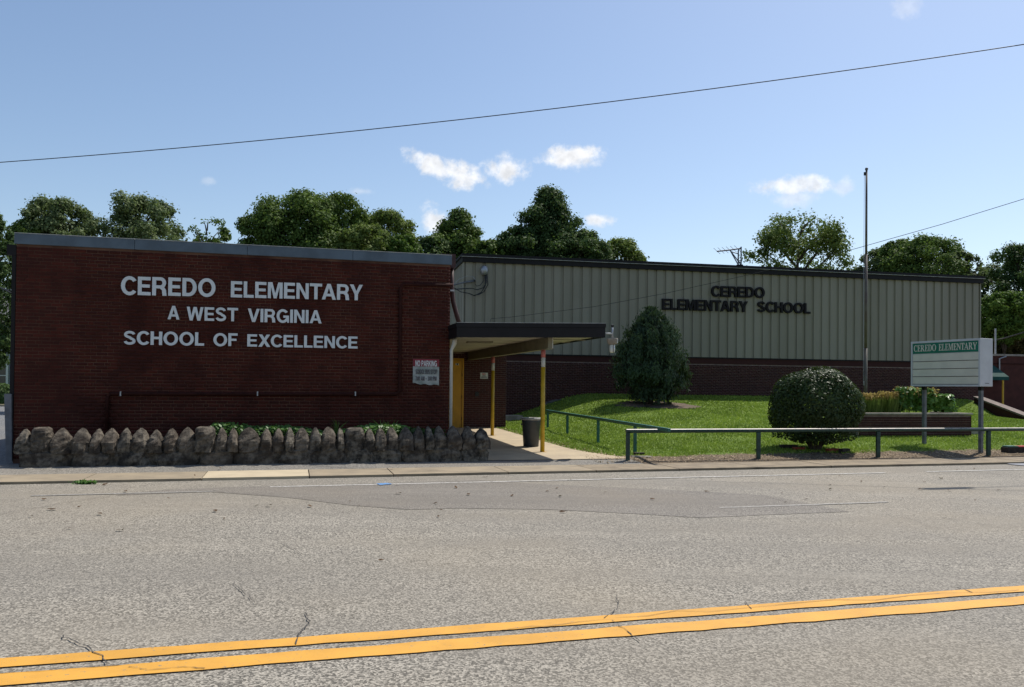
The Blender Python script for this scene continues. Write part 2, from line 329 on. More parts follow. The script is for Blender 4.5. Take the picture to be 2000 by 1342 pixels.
for i, (c, w) in enumerate([([(455, 1140), (475, 1160), (497, 1180)], .014), ([(597, 1200), (605, 1218), (585, 1240), (578, 1262)], .02), ([(120, 1245), (160, 1262), (200, 1284), (208, 1300)], .018),
        ([(548, 1060), (575, 1075), (590, 1085)], .012), ([(1205, 1165), (1207, 1190), (1180, 1210)], .014), ([(1195, 1215), (1228, 1238), (1250, 1256)], .016), ([(1455, 1178), (1468, 1192)], .016),
        ([(1868, 1146), (1900, 1160)], .02), ([(1800, 1135), (1868, 1148)], .01), ([(1925, 924), (1962, 929), (2010, 933)], .035), ([(1840, 1012), (1920, 1026), (2010, 1040)], .02), ([(1660, 1000), (1760, 1010), (1835, 1034)], .012),
        ([(0, 1005), (120, 985), (225, 968), (320, 958), (420, 950)], .022), ([(385, 958), (560, 970), (690, 986), (800, 996)], .014), ([(1440, 963), (1500, 972), (1545, 984)], .014), ([(1080, 957), (1000, 948), (930, 938)], .012),
        ([(0, 1318), (90, 1313), (230, 1302), (420, 1285)], .016), ([(430, 1284), (640, 1266), (780, 1253)], .014), ([(800, 1252), (1000, 1232), (1200, 1212)], .012), ([(1200, 1212), (1560, 1179), (1990, 1155)], .011), ([(250, 1306), (290, 1312), (360, 1306), (400, 1309)], .014)]):
    crack(c, w, i)
# pavement slabs: one object each on a bed
pav = structure(sheet([(-40, .0), (60, .0), (60, 1.1), (-40, 1.1)], .016, 'sidewalk', M['joint']))
jp = [FS.loc(*gp(x, y, .04))[0] for x, y in ((138, 948), (392, 936.5), (605, 932), (770, 927.5), (992, 922))]
edges = [-40, -34, -28, -22, -18, -14, -11.8, jp[0] - 1.75] + jp + [jp[-1] + 1.72 * k for k in range(1, 18)] + [36, 42, 48, 54, 60]; NEW = edges.index(jp[1])
skew = [random.uniform(-.02, .02) for e in edges]
for i, (a, b) in enumerate(zip(edges, edges[1:])):
    dz = random.uniform(-.003, .003); dv = random.uniform(-.01, .01); m = 6; ra_ = random.Random(i)
    p = [(a + .009 + (b - a - .018) * k / m, dv + ra_.uniform(-.012, .012)) for k in range(m + 1)] + [(b - .009 - skew[i + 1], 1.1), (a + .009 - skew[i], 1.1)]
    MB().prism([tuple(FS.w(u, v).xy) for u, v in p], .0, .042 + dz).build('slab', M['slab_new'] if i == NEW else (M['slab_old'] if a > 1 else M['slab']), pav)
vg = []
for k in range(31):
    u = -9.35 + 12.6 * k / 30
    for v, z in ((1.1, .036), (1.35, .06), (1.72, .098), (2.3, .10 if u < .6 else .06)): vg.append(tuple(FS.w(u + (.35 * (v - 1.1) * (k == 0)), v + .02 * sin(3 * u), z)))
structure(MB().add(vg, [(k * 4 + j, (k + 1) * 4 + j, (k + 1) * 4 + j + 1, k * 4 + j + 1) for k in range(30) for j in range(3)]).build('asphalt_verge', M['strip'], None, True))

# walkway of poured concrete up to the door
def gz(x, y, d=0): return ground(x, y) + d
wk = [(8.56, -1.9), (12.15, -1.95), (11.75, -.6), (11.62, .6), (11.6, 8.1), (8.56, 8.1)]
mbw = MB(); nv = 26
rows = [(-1.72 + (8.1 + 1.72) * j / nv) for j in range(nv + 1)]
def wk_right(v): return 11.6 + .62 * sst(.8, -2.2, v)
vsl = []
for v in rows:
    for k in range(9):
        u = 8.3 + (wk_right(v) - 8.3) * k / 8; p = FW.w(u, v); vsl.append((p.x, p.y, ground(p.x, p.y) + .012))
mbw.add(vsl, [(j * 9 + k, j * 9 + k + 1, (j + 1) * 9 + k + 1, (j + 1) * 9 + k) for j in range(nv) for k in range(8)])
structure(mbw.build('walkway', M['walk'], None, True))

# lawn
def us_left(v): return 2.62 + .55 * sst(3.4, 1.0, v) - 1.3 * sst(11.3, 12.2, v)
def us_right(v): return 29.5 if v < 5.5 else 22.85 + (v - 7) * .345 + 4 * sst(7, 5.5, v)
NU, NV = 90, 60; lv = []
for j in range(NV + 1):
    v = 1.1 + (17.7 - 1.1) * j / NV
    for i in range(NU + 1):
        a = us_left(v); u = a + (us_right(v) - a) * i / NU; p = FS.w(u, v); lv.append((p.x, p.y, ground_uv(u, v) + .012 * sin(u * 3.1) * sin(v * 2.3) * min(1, (v - 1.1))))
def turfmat():
    m, nt, b = newmat('lawn_turf'); pos = nt.nodes.new('ShaderNodeNewGeometry').outputs['Position']
    mp = nt.nodes.new('ShaderNodeMapping'); mp.vector_type = 'TEXTURE'; mp.inputs['Rotation'].default_value = (0, 0, FS.a); mp.inputs['Location'].default_value = (FS.o.x, FS.o.y, 0); nt.links.new(pos, mp.inputs[0])
    sp = nt.nodes.new('ShaderNodeSeparateXYZ'); nt.links.new(mp.outputs[0], sp.inputs[0])
    v = nmath(nt, 'ADD', sp.outputs[1], nmath(nt, 'MULTIPLY', nmath(nt, 'SUBTRACT', noise(nt, 1.6, 5, .65), .5), 1.5))
    n = noise(nt, 3, 5); c = mixc(nt, ramp(nt, n, .3, .7), (.10, .165, .02), (.165, .24, .032)); f = noise(nt, 45, 4, .7); c = mixc(nt, ramp(nt, f, .35, .7, 0, .7), c, (.035, .06, .012))
    so = mixc(nt, ramp(nt, noise(nt, 22, 5, .7), .35, .68), (.075, .055, .038), (.24, .185, .125)); c = mixc(nt, ramp(nt, v, 2.35, 2.05), c, so)
    tr = nmath(nt, 'SUBTRACT', noise(nt, .8, 4, .6), .0); c = mixc(nt, ramp(nt, tr, .66, .74, 0, .6), c, (.17, .135, .08))
    nt.links.new(c, b.inputs['Base Color']); b.inputs['Roughness'].default_value = .95; b.inputs['Specular IOR Level'].default_value = .15; bump(nt, b, f, .9, .03); return m
lawn = structure(MB().add(lv, [(j * (NU + 1) + i, j * (NU + 1) + i + 1, (j + 1) * (NU + 1) + i + 1, (j + 1) * (NU + 1) + i) for j in range(NV) for i in range(NU)]).build('lawn', turfmat(), None, True))

# ------------------------------------------------------------------ letters: outlines drawn stroke by stroke
def el(cx, cy, rx, ry, a0, a1, n=18): return [(cx + rx * cos(rad(a0 + (a1 - a0) * i / n)), cy + ry * sin(rad(a0 + (a1 - a0) * i / n))) for i in range(n + 1)]
def stroke(pts, w):
    P = [Vector(p) for p in pts]; l = []; r = []
    for i, p in enumerate(P):
        d = (P[min(i + 1, len(P) - 1)] - P[max(i - 1, 0)]).normalized(); t = Vector((-d.y, d.x)) * w / 2; l.append(tuple(p + t)); r.append(tuple(p - t))
    return l + r[::-1]
G = {
 'C': [el(.46, .5, .46, .52, 37, 323, 30) + el(.46, .5, .25, .335, 320, 40, 30)],
 'O': [el(.49, .5, .49, .52, 0, 350, 35), el(.49, .5, .275, .335, 0, 350, 35)],
 'G': [el(.46, .5, .46, .52, 38, 305, 28) + [(.77, .11), (.79, 0), (.92, 0), (.92, .54), (.50, .54), (.50, .37), (.71, .37)] + el(.46, .5, .25, .335, 318, 42, 28)],
 'S': [stroke(el(.40, .735, .275, .18, 8, 250, 20) + [(.42, .52)] + el(.40, .265, .29, .185, 70, -172, 20), .185)],
 '3': [stroke(el(.33, .745, .25, .17, 160, -80, 18) + el(.33, .27, .27, .19, 80, -160, 18), .16)],
 '0': [el(.3, .5, .3, .51, 0, 348, 30), el(.3, .5, .12, .35, 0, 348, 30)],
 'E': [[(0, 0), (.70, 0), (.70, .18), (.21, .18), (.21, .42), (.65, .42), (.65, .59), (.21, .59), (.21, .82), (.69, .82), (.69, 1), (0, 1)]],
 'F': [[(0, 0), (.21, 0), (.21, .41), (.59, .41), (.59, .58), (.21, .58), (.21, .82), (.66, .82), (.66, 1), (0, 1)]],
 'L': [[(0, 0), (.62, 0), (.62, .18), (.21, .18), (.21, 1), (0, 1)]],
 'I': [[(0, 0), (.21, 0), (.21, 1), (0, 1)]],
 'H': [[(0, 0), (.21, 0), (.21, .43), (.56, .43), (.56, 0), (.77, 0), (.77, 1), (.56, 1), (.56, .61), (.21, .61), (.21, 1), (0, 1)]],
 'T': [[(.29, 0), (.50, 0), (.50, .82), (.79, .82), (.79, 1), (0, 1), (0, .82), (.29, .82)]],
 'M': [[(0, 0), (.19, 0), (.19, .72), (.37, 0), (.55, 0), (.73, .72), (.73, 0), (.92, 0), (.92, 1), (.64, 1), (.46, .30), (.28, 1), (0, 1)]],
 'N': [[(0, 0), (.20, 0), (.20, .66), (.57, 0), (.78, 0), (.78, 1), (.58, 1), (.58, .34), (.21, 1), (0, 1)]],
 'A': [[(0, 0), (.22, 0), (.29, .21), (.62, .21), (.69, 0), (.91, 0), (.565, 1), (.345, 1)], [(.345, .37), (.565, .37), (.455, .74)]],
 'V': [[(.32, 0), (.54, 0), (.86, 1), (.64, 1), (.43, .28), (.22, 1), (0, 1)]],
 'W': [[(.22, 0), (.43, 0), (.60, .68), (.77, 0), (.98, 0), (1.2, 1), (.99, 1), (.87, .33), (.71, 1), (.49, 1), (.33, .33), (.21, 1), (0, 1)]],
 'Y': [[(.32, 0), (.53, 0), (.53, .38), (.85, 1), (.62, 1), (.425, .58), (.24, 1), (0, 1), (.32, .38)]],
 'X': [[(0, 0), (.25, 0), (.42, .31), (.60, 0), (.85, 0), (.55, .52), (.83, 1), (.58, 1), (.43, .72), (.27, 1), (.02, 1), (.30, .52)]],
 'K': [[(0, 0), (.21, 0), (.21, .30), (.32, .43), (.58, 0), (.84, 0), (.47, .58), (.81, 1), (.55, 1), (.21, .58), (.21, 1), (0, 1)]],
 'R': [[(0, 0), (.21, 0), (.21, .39), (.42, .39), (.54, .30), (.57, 0), (.80, 0), (.755, .33), (.66, .455)] + el(.47, .71, .29, .29, -38, 90, 14) + [(0, 1)], [(.21, .56)] + el(.45, .695, .11, .135, -90, 90, 10) + [(.21, .83)]],
 'P': [[(0, 0), (.21, 0), (.21, .37), (.44, .37)] + el(.45, .685, .29, .315, -90, 90, 16) + [(0, 1)], [(.21, .54)] + el(.43, .685, .11, .145, -90, 90, 10) + [(.21, .83)]],
 'D': [[(0, 0)] + el(.36, .5, .44, .5, -90, 90, 24) + [(0, 1)], [(.21, .18)] + el(.34, .5, .245, .32, -90, 90, 20) + [(.21, .82)]],
 'B': [[(0, 0)] + el(.45, .28, .29, .28, -90, 62, 12) + el(.43, .74, .27, .26, -50, 90, 12) + [(0, 1)], [(.21, .17)] + el(.43, .295, .10, .125, -90, 90, 8) + [(.21, .42)], [(.21, .58)] + el(.41, .705, .09, .125, -90, 90, 8) + [(.21, .83)]],
 'U': [[(0, 1)] + el(.38, .36, .38, .38, 180, 360, 20) + [(.76, 1), (.55, 1)] + el(.38, .36, .17, .20, 360, 180, 16) + [(.21, 1)]],
 '7': [[(.10, 0), (.31, 0), (.56, .84), (.56, 1), (0, 1), (0, .83), (.36, .83)]],
 ':': [[(0, .12), (.16, .12), (.16, .30), (0, .30)], [(0, .55), (.16, .55), (.16, .73), (0, .73)]],
 '-': [[(0, .36), (.34, .36), (.34, .52), (0, .52)]],
}
SF = {  # thick-and-thin capitals with serifs for the cabinet sign
 'C': [el(.42, .5, .42, .52, 42, 318, 26) + [(.70, .22)] + el(.46, .5, .29, .455, 322, 45, 26) + [(.70, .66), (.76, .66), (.76, .98), (.72, .98)]],
 'O': [el(.44, .5, .44, .52, 0, 350, 30), el(.44, .5, .27, .465, 0, 350, 30)],
 'E': [[(0, 0), (.64, 0), (.68, .27), (.63, .27), (.55, .06), (.28, .06), (.28, .48), (.42, .48), (.46, .38), (.50, .38), (.50, .66), (.46, .66), (.42, .54), (.28, .54), (.28, .94), (.53, .94), (.59, .76), (.64, .76), (.62, 1), (0, 1), (0, .95), (.11, .93), (.11, .07), (0, .05)]],
 'L': [[(0, 0), (.62, 0), (.67, .30), (.62, .30), (.53, .06), (.28, .06), (.28, .93), (.39, .95), (.39, 1), (0, 1), (0, .95), (.11, .93), (.11, .07), (0, .05)]],
 'T': [[(.20, 0), (.54, 0), (.54, .05), (.455, .07), (.455, .93), (.60, .93), (.69, .72), (.74, .72), (.72, 1), (.02, 1), (0, .72), (.05, .72), (.14, .93), (.285, .93), (.285, .07), (.20, .05)]],
 'D': [[(0, 0)] + el(.38, .5, .46, .5, -90, 90, 20) + [(0, 1), (0, .95), (.11, .93), (.11, .07), (0, .05)], [(.28, .06)] + el(.36, .5, .30, .44, -90, 90, 18) + [(.28, .94)]],
 'R': [[(0, 0), (.38, 0), (.38, .05), (.28, .07), (.28, .46), (.36, .46), (.66, 0), (.90, 0), (.90, .05), (.84, .07), (.54, .49)] + el(.40, .74, .30, .26, -58, 90, 12) + [(0, 1), (0, .95), (.11, .93), (.11, .07), (0, .05)], [(.28, .52)] + el(.38, .73, .14, .21, -90, 90, 10) + [(.28, .94)]],
 'M': [[(0, 0), (.28, 0), (.28, .05), (.17, .07), (.17, .82), (.45, 0), (.50, 0), (.78, .82), (.78, .07), (.69, .05), (.69, 0), (1.05, 0), (1.05, .05), (.95, .07), (.95, .93), (1.05, .95), (1.05, 1), (.76, 1), (.52, .30), (.28, 1), (0, 1), (0, .95), (.11, .93), (.11, .07), (0, .05)]],
 'N': [[(0, 0), (.28, 0), (.28, .05), (.17, .07), (.17, .78), (.72, 0), (.78, 0), (.78, .93), (.88, .95), (.88, 1), (.60, 1), (.60, .95), (.71, .93), (.71, .32), (.25, 1), (0, 1), (0, .95), (.10, .93), (.10, .07), (0, .05)]],
 'A': [[(0, 0), (.27, 0), (.27, .05), (.18, .07), (.25, .29), (.55, .29), (.62, .07), (.53, .05), (.53, 0), (.90, 0), (.90, .05), (.81, .07), (.50, 1), (.44, 1), (.10, .07), (0, .05)], [(.27, .35), (.53, .35), (.40, .76)]],
 'Y': [[(.25, 0), (.60, 0), (.60, .05), (.51, .07), (.51, .44), (.78, .93), (.86, .95), (.86, 1), (.60, 1), (.60, .95), (.70, .93), (.47, .50), (.24, .93), (.33, .95), (.33, 1), (0, 1), (0, .95), (.07, .93), (.34, .42), (.34, .07), (.25, .05)]],
}
_gl = {}
def glyph(ch, font='G', depth=1.0):
    k = (ch, font)
    if k not in _gl:
        c = bpy.data.curves.new('glyph', 'CURVE'); c.dimensions = '2D'; c.fill_mode = 'BOTH'; c.extrude = .5
        for cont in (G if font == 'G' else SF)[ch]:
            s = c.splines.new('POLY'); s.points.add(len(cont) - 1); s.use_cyclic_u = True
            for i, p in enumerate(cont): s.points[i].co = (p[0], p[1], 0, 1)
        o = bpy.data.objects.new('glyph', c); COL.objects.link(o); dg = bpy.context.evaluated_depsgraph_get(); dg.update()
        me = bpy.data.meshes.new_from_object(o.evaluated_get(dg)); bpy.data.objects.remove(o); bpy.data.curves.remove(c)
        me.transform(Matrix(((1, 0, 0, 0), (0, 0, -1, 0), (0, 1, 0, 0), (0, 0, 0, 1))))     # x along, z up, y depth
        me.name = 'letter'; _gl[k] = (me, max(v.co.x for v in me.vertices))
    return _gl[k]
KERN = {'LT': -.1, 'TA': -.1, 'AR': -.02, 'RY': -.05, 'AY': -.12, 'NT': -.02, 'AV': -.1, 'VI': -.02, 'XC': -.05, 'AW': -.1}
_lm = {}
def word(text, parent, x0, x1, z0, z1, y, depth, m, font='G', gap=.085, zslope=0, name='letter'):
    ws = [glyph(c, font)[1] for c in text]; pos = []; x = 0
    for i, c in enumerate(text):
        pos.append(x); x += ws[i] + gap + KERN.get(text[i:i + 2], 0)
    tot = pos[-1] + ws[-1]; sx = (x1 - x0) / tot; sz = z1 - z0; out = []
    for c, p in zip(text, pos):
        key = (c, font, m.name)
        if key not in _lm: me = glyph(c, font)[0].copy(); me.materials.clear(); me.materials.append(m); _lm[key] = me
        o = bpy.data.objects.new(name, _lm[key]); COL.objects.link(o); o.parent = parent
        o.location = (x0 + p * sx, y, z0 + zslope * p * sx); o.scale = (sx, depth, sz); out.append(o)
    return out

# ------------------------------------------------------------------ brick laying
CRS, BL, JT = .0677, .2065, .010
def brick_list(u0, u1, z0, z1, header_every=0, holes=()):
    out = []; row = 0; z = z0
    while z + CRS <= z1 + .001:
        head = header_every and row % header_every == 3
        u = u0 - (BL / 2 if row % 2 else 0) - (BL * .25 if head else 0); k = 0
        while u < u1 - .02:
            ln = BL / 2 if (head and k % 2) else BL
            a, b = max(u, u0), min(u + ln, u1); a2, b2 = a + JT / 2, b - JT / 2
            if b2 - a2 > .02 and not any(h[0] < (a + b) / 2 < h[1] and h[2] < z + CRS / 2 < h[3] for h in holes): out.append((a2, b2, z + JT / 2, z + CRS - JT / 2))
            u += ln; k += 1
        z += CRS; row += 1
    return out
_bm = {}
def brick_mesh(w, h, d, m):
    k = (round(w, 3), round(h, 3), m.name)
    if k not in _bm:
        me = bpy.data.meshes.new('brick'); e = .002; w2, h2 = w / 2, h / 2
        V = [(-w2, 0, -h2), (w2, 0, -h2), (w2, 0, h2), (-w2, 0, h2), (-w2 + e, -d, -h2 + e), (w2 - e, -d, -h2 + e), (w2 - e, -d, h2 - e), (-w2 + e, -d, h2 - e)]
        me.from_pydata(V, [], [(4, 5, 6, 7), (0, 1, 5, 4), (1, 2, 6, 5), (2, 3, 7, 6), (3, 0, 4, 7)]); me.materials.append(m); _bm[k] = me
    return _bm[k]
def lay_bricks(bricks, parent, y, m, mx=300, d=.009, key=None, name='brick'):
    bricks = sorted(bricks, key=key) if key else bricks; r = random.Random(5)
    for (a, b, c, e) in bricks[:mx]:
        o = bpy.data.objects.new(name, brick_mesh(b - a, e - c, d, m)); COL.objects.link(o); o.parent = parent; o.location = ((a + b) / 2, y + r.uniform(-.002, .002), (c + e) / 2)
    rest = bricks[mx:]
    if rest:
        A = np.array(rest); n = len(A); j = rng.uniform(-.002, .002, n); e = .002
        x0, x1, z0, z1 = A.T; yb = np.full(n, y + .004); yf = y - d + j
        P = lambda x, yy, z: np.stack([x, yy, z], 1)
        b = [P(x0, yb, z0), P(x1, yb, z0), P(x1, yb, z1), P(x0, yb, z1), P(x0 + e, yf, z0 + e), P(x1 - e, yf, z0 + e), P(x1 - e, yf, z1 - e), P(x0 + e, yf, z1 - e)]
        V = np.stack(b, 1).reshape(-1, 3); me = bpy.data.meshes.new('brickwork'); fs = []
        base = np.arange(n)[:, None] * 8
        Fq = np.concatenate([base + np.array(q) for q in ((4, 5, 6, 7), (0, 1, 5, 4), (1, 2, 6, 5), (2, 3, 7, 6), (3, 0, 4, 7))]).astype(np.int32)
        me.vertices.add(len(V)); me.vertices.foreach_set('co', V.astype(np.float32).ravel()); me.loops.add(Fq.size); me.loops.foreach_set('vertex_index', Fq.ravel())
        me.polygons.add(len(Fq)); me.polygons.foreach_set('loop_start', np.arange(0, Fq.size, 4, dtype=np.int32)); me.update(calc_edges=True)
        o = link('brickwork', me, m, parent); o['kind'] = 'stuff'

# ------------------------------------------------------------------ brick wing on the left
WL, WT = 8.56, 4.48
wing = thing('brick_building', 'dark red painted brick building with three rows of white lettering', 'building', FW.w(0, 0, 0), FW.a)
MB().box(.003, WL - .003, 0, 12.5, 0, WT - .19).build('wall', M['mortW'], wing)
MB().box(.05, WL - .05, .05, 12.4, WT - .19, WT - .05).build('roof', M['roof'], wing)
lay_bricks(brick_list(0, WL, .10, WT - .20, 6), wing, 0, M['brickW'], key=lambda b: (b[2] < .72, b[0]))
# returns of the brickwork along the side wall
sidew = MB().box(WL - .004, WL + .006, .01, 8.08, .05, WT - .2).build('side_wall', M['brickW'], wing)
nseg = 4
for k in range(nseg):                            # metal coping in lengths
    a, b = -.03 + (WL + .06) * k / nseg, -.03 + (WL + .06) * (k + 1) / nseg - .006
    c = MB().box(a, b, -.045, .30, WT - .205, WT).build('coping', M['coping'], wing, bevel=.006)
    MB().box(a, b, -.052, .02, WT + .001, WT + .012).build('coping_edge', M['steel_edge'], c)
MB().box(-.03, .30, .30, 12.5, WT - .205, WT).build('coping', M['coping'], wing); MB().box(WL - .3, WL + .03, .30, 12.5, WT - .205, WT).build('coping', M['coping'], wing)
# corner downspout with its grey guard on the left side
MB().bar((-.045, .05, .9), (-.045, .05, WT - .3), .07, .08, (0, 1, 0)).build('downspout', M['brown'], wing); MB().box(-.17, -.005, .0, .16, WT - .42, WT - .22).build('rain_head', M['brown'], wing)
MB().add([(-.10, -.06, .05), (.0, -.06, .05), (.0, .10, .05), (-.10, .10, .05), (-.155, -.05, 1.36), (-.03, -.05, 1.36), (-.03, .10, 1.36), (-.155, .10, 1.36)],
         [(0, 3, 2, 1), (4, 5, 6, 7), (0, 1, 5, 4), (1, 2, 6, 5), (2, 3, 7, 6), (3, 0, 4, 7)]).build('downspout_guard', M['greypost'], wing)
def Wz(x, y): return FW.hit(x, y)
for txt, xa, xb, yt, yb, yt2, yb2 in [('CEREDO', 237, 421, 540, 576, 546, 580), ('ELEMENTARY', 451, 708, 549.5, 581, 556, 587), ('A', 328, 351, 597.5, 624, 598, 625), ('WEST', 365, 465, 599.5, 626, 602, 628),
        ('VIRGINIA', 484, 628, 603, 629, 607, 632), ('SCHOOL', 242, 399, 646.5, 673, 650, 675.5), ('OF', 417, 464, 651, 676, 652, 676), ('EXCELLENCE', 483, 698, 653, 677, 657, 681)]:
    u0, zb = Wz(xa, yb); _, zt = Wz(xa, yt); u1, zb2 = Wz(xb, yb2); word(txt, wing, u0, u1, zb, zt, -.035, .035, M['letterW'], zslope=(zb2 - zb) / (u1 - u0))
def Wp(x, y, v): u, z = FW.hit(x, y, v); return (u, v, z)
pipe_px = [(209, 838), (210, 776), (216, 769), (500, 770), (774, 770), (781, 764), (782, 562), (788, 555), (884, 557)]
cdt = MB().tube([Wp(x, y, -.05) for x, y in pipe_px], .035, 10).build('conduit', M['conduit'], wing, True)
for x in (236, 503, 694): u, v, z = Wp(x, 769, -.05); MB().box(u - .012, u + .012, -.09, -.004, z - .045, z + .045).build('clamp', M['galv'], cdt)
for y in (600, 700): u, v, z = Wp(782, y, -.05); MB().box(u - .045, u + .045, -.088, -.004, z - .012, z + .012).build('clamp', M['conduit'], cdt)

# wall sign by the entrance, faded and peeling
u0, z1 = Wz(806.5, 701); u1, z0 = Wz(857, 752); zs = Wz(830, 716)[1]; NW = u1 - u0; NH = z1 - z0
np_ = thing('parking_sign', 'faded no parking bus stop sign with red top band on brick', 'sign', FW.w(u0, -.012, z0), FW.a)
n = 10; pts = [(NW * i / n, .03 * (1 - i / n) ** 2 + .012 * sin(i * 1.7)) for i in range(n + 1)]
pl = MB(); top = zs - z0
pl.add([(x + .0, -.012 - .012 * (1 - x / NW), b + (.03 if i == 0 else 0)) for i, (x, b) in enumerate(pts)] + [(x, -.012, top) for x, b in pts] + [(x, -.004, b + .004) for x, b in pts] + [(x, -.004, top) for x, b in pts],
       [(i, i + 1, n + 2 + i, n + 1 + i) for i in range(n)] + [(2 * n + 2 + i, 3 * n + 3 + i, 3 * n + 4 + i, 2 * n + 3 + i) for i in range(n)])
pl.build('board', M['signgrey'], np_); MB().box(0, NW, -.012, -.002, top + .001, NH).build('header_band', M['signred'], np_)
yb = -.026
for t, a, b, c, d, m in [('NO', .09, .27, .72, .94, 'letterW'), ('PARKING', .32, .91, .72, .94, 'letterW')]: word(t, np_, NW * a, NW * b, NH * c, NH * d, -.016, .006, M[m])
for t, a, b, c, d in [('SCHOOL', .10, .43, .42, .60), ('BUS', .47, .64, .42, .60), ('STOP', .67, .92, .42, .60), ('7:00', .10, .27, .16, .33), ('AM', .30, .44, .16, .33), ('-', .48, .52, .16, .33), ('3:00', .56, .72, .16, .33), ('PM', .76, .90, .16, .33)]:
    word(t, np_, NW * a, NW * b, NH * c, NH * d, yb, .004, M['signtext'])

# ------------------------------------------------------------------ entrance link, canopy
link_b = thing('entrance_block', 'recessed red brick entrance wall with yellow door under canopy', 'entrance', FW.w(0, 0, 0), FW.a)
EV = 8.1; ER = FW.hit(988, 780, EV)[0]; dz0 = .22; dL, dR = FW.hit(877, 780, EV)[0] - .52, FW.hit(905, 780, EV)[0]; dT = FW.hit(890, 700, EV)[1]
MB().box(WL + .01, ER, EV + .001, EV + 4.0, 0, 2.72).build('wall', M['mortE'], link_b); MB().box(WL, ER + .03, EV - .02, EV + 4.0, 2.73, 2.95).build('roof', M['roof'], link_b)
lay_bricks([b for b in brick_list(dR + .01, ER, .16, 2.70)] + [b for b in brick_list(WL + .02, dL - .01, .16, 2.70)] + [b for b in brick_list(dL - .01, dR + .01, dT + .012, 2.70)], link_b, EV, M['brickE'], key=lambda b: -b[0])
lay_side = MB().box(ER - .004, ER + .008, EV + .02, EV + 4, 0, 2.70).build('side_wall', M['brickE'], link_b)
dr = MB().box(dL + .05, dR - .05, EV - .012, EV + .03, dz0 + .02, dT - .06).build('door', M['yellowdoor'], link_b, bevel=.004)
for a, b, c, d in ((dL, dL + .05, dz0, dT), (dR - .045, dR, dz0, dT), (dL + .05, dR - .045, dT - .055, dT)): MB().box(a, b, EV - .04, EV + .02, c, d).build('door_frame', M['yellowdoor'], link_b)
for z in (.55, 1.25, 1.95): MB().tube([(dR - .05, EV - .03, z - .05), (dR - .05, EV - .03, z + .05)], .012, 8).build('hinge', M['brownpipe'], dr)
cx = FW.hit(893, 711, EV)[0]; MB().box(cx - .055, cx + .045, EV - .02, EV - .010, dT - .22, dT - .16).build('number_plate', M['whitepaint'], dr); MB().box(cx - .02, cx + .02, EV - .026, EV - .019, dT - .215, dT - .165).build('number', M['black'], dr)
MB().box(dL + .03, dR, EV - .30, EV - .001, .12, dz0).build('threshold', M['concrete_wall'], link_b)
ux, zx = FW.hit(931, 770, EV); MB().box(ux - .06, ux + .06, EV - .05, EV - .008, zx - .07, zx + .07).build('meter_box', M['black'], link_b)
MB().box(ER + .02, ER + 1.6, EV + 3.6, EV + 4.2, 0, .52).build('foundation_ledge', M['concrete_wall'], link_b)
# small notice
u0, z1 = FW.hit(938, 728, EV); u1, z0 = FW.hit(952.5, 740, EV); w_, h_ = u1 - u0, z1 - z0
ns = thing('notice_sign', 'small white notice with red heading on recessed entrance wall', 'sign', FW.w(u0, EV - .012, z0), FW.a)
MB().box(0, w_, -.008, 0, 0, h_).build('board', M['whitepaint'], ns); word('NO', ns, w_ * .26, w_ * .70, h_ * .66, h_ * .90, -.011, .004, M['signredtext'])
for a, b, c in ((.28, .72, .46), (.14, .86, .28), (.10, .90, .12)): MB().box(w_ * a, w_ * b, -.011, -.007, h_ * c, h_ * (c + .09)).build('print_line', M['signtext'], ns)

CANL, CANR, CF = 8.535, 11.86, -.93
zb_l = FW.hit(892, 659, CF)[1]; zb_r = FW.hit(1179, 659.5, CF)[1]; zt_l = FW.hit(892, 630.5, CF)[1]; zt_r = FW.hit(1179, 632, CF)[1]
can = thing('entrance_canopy', 'flat entrance canopy with black fascia on yellow pipe posts', 'canopy', FW.w(0, 0, 0), FW.a)
def slope(u, a, b): return a + (b - a) * (u - CANL) / (CANR - CANL)
def slab(u0, u1, v0, v1, lo, hi, name, m, par=can):
    z = lambda u, t: slope(u, zb_l, zb_r) + (slope(u, zt_l, zt_r) - slope(u, zb_l, zb_r)) * t
    vs = [(u0, v0, z(u0, lo)), (u1, v0, z(u1, lo)), (u1, v1, z(u1, lo)), (u0, v1, z(u0, lo)), (u0, v0, z(u0, hi)), (u1, v0, z(u1, hi)), (u1, v1, z(u1, hi)), (u0, v1, z(u0, hi))]
    return MB().add(vs, [(0, 3, 2, 1), (4, 5, 6, 7), (0, 1, 5, 4), (1, 2, 6, 5), (2, 3, 7, 6), (3, 0, 4, 7)]).build(name, m, par)
slab(CANL + .06, CANR - .06, CF + .06, EV - .03, .55, .92, 'roof_deck', M['roof'])
slab(CANL + .06, CANR - .06, CF + .06, EV - .03, .10, .17, 'soffit', M['soffit'])
slab(CANL, CANR, CF - .02, CF + .03, 0, .70, 'fascia', M['brown']); slab(CANL - .012, CANR + .012, CF - .035, CF + .03, .71, 1.0, 'fascia_trim', M['brown'])
slab(CANR - .03, CANR, CF + .03, EV - .03, 0, .70, 'fascia', M['brown']); slab(CANR - .03, CANR + .012, CF + .03, EV - .03, .71, 1.0, 'fascia_trim', M['brown'])
slab(CANL, CANL + .03, CF + .03, -.015, 0, .70, 'fascia', M['brown']); slab(CANL - .012, CANL + .03, CF + .03, -.015, .71, 1.0, 'fascia_trim', M['brown'])
slab(CANL, CANR, CF - .04, CF + .0, 1.003, 1.03, 'roof_edge', M['steel_edge'])
BU = 10.71
zbt = slope(BU, zb_l, zb_r) + .02
bf = [v for v in np.linspace(-.9, 0, 40) if abs(FW.hit(1095, 670, v)[0] - BU) < .06]; bv = bf[len(bf) // 2] if bf else -.6
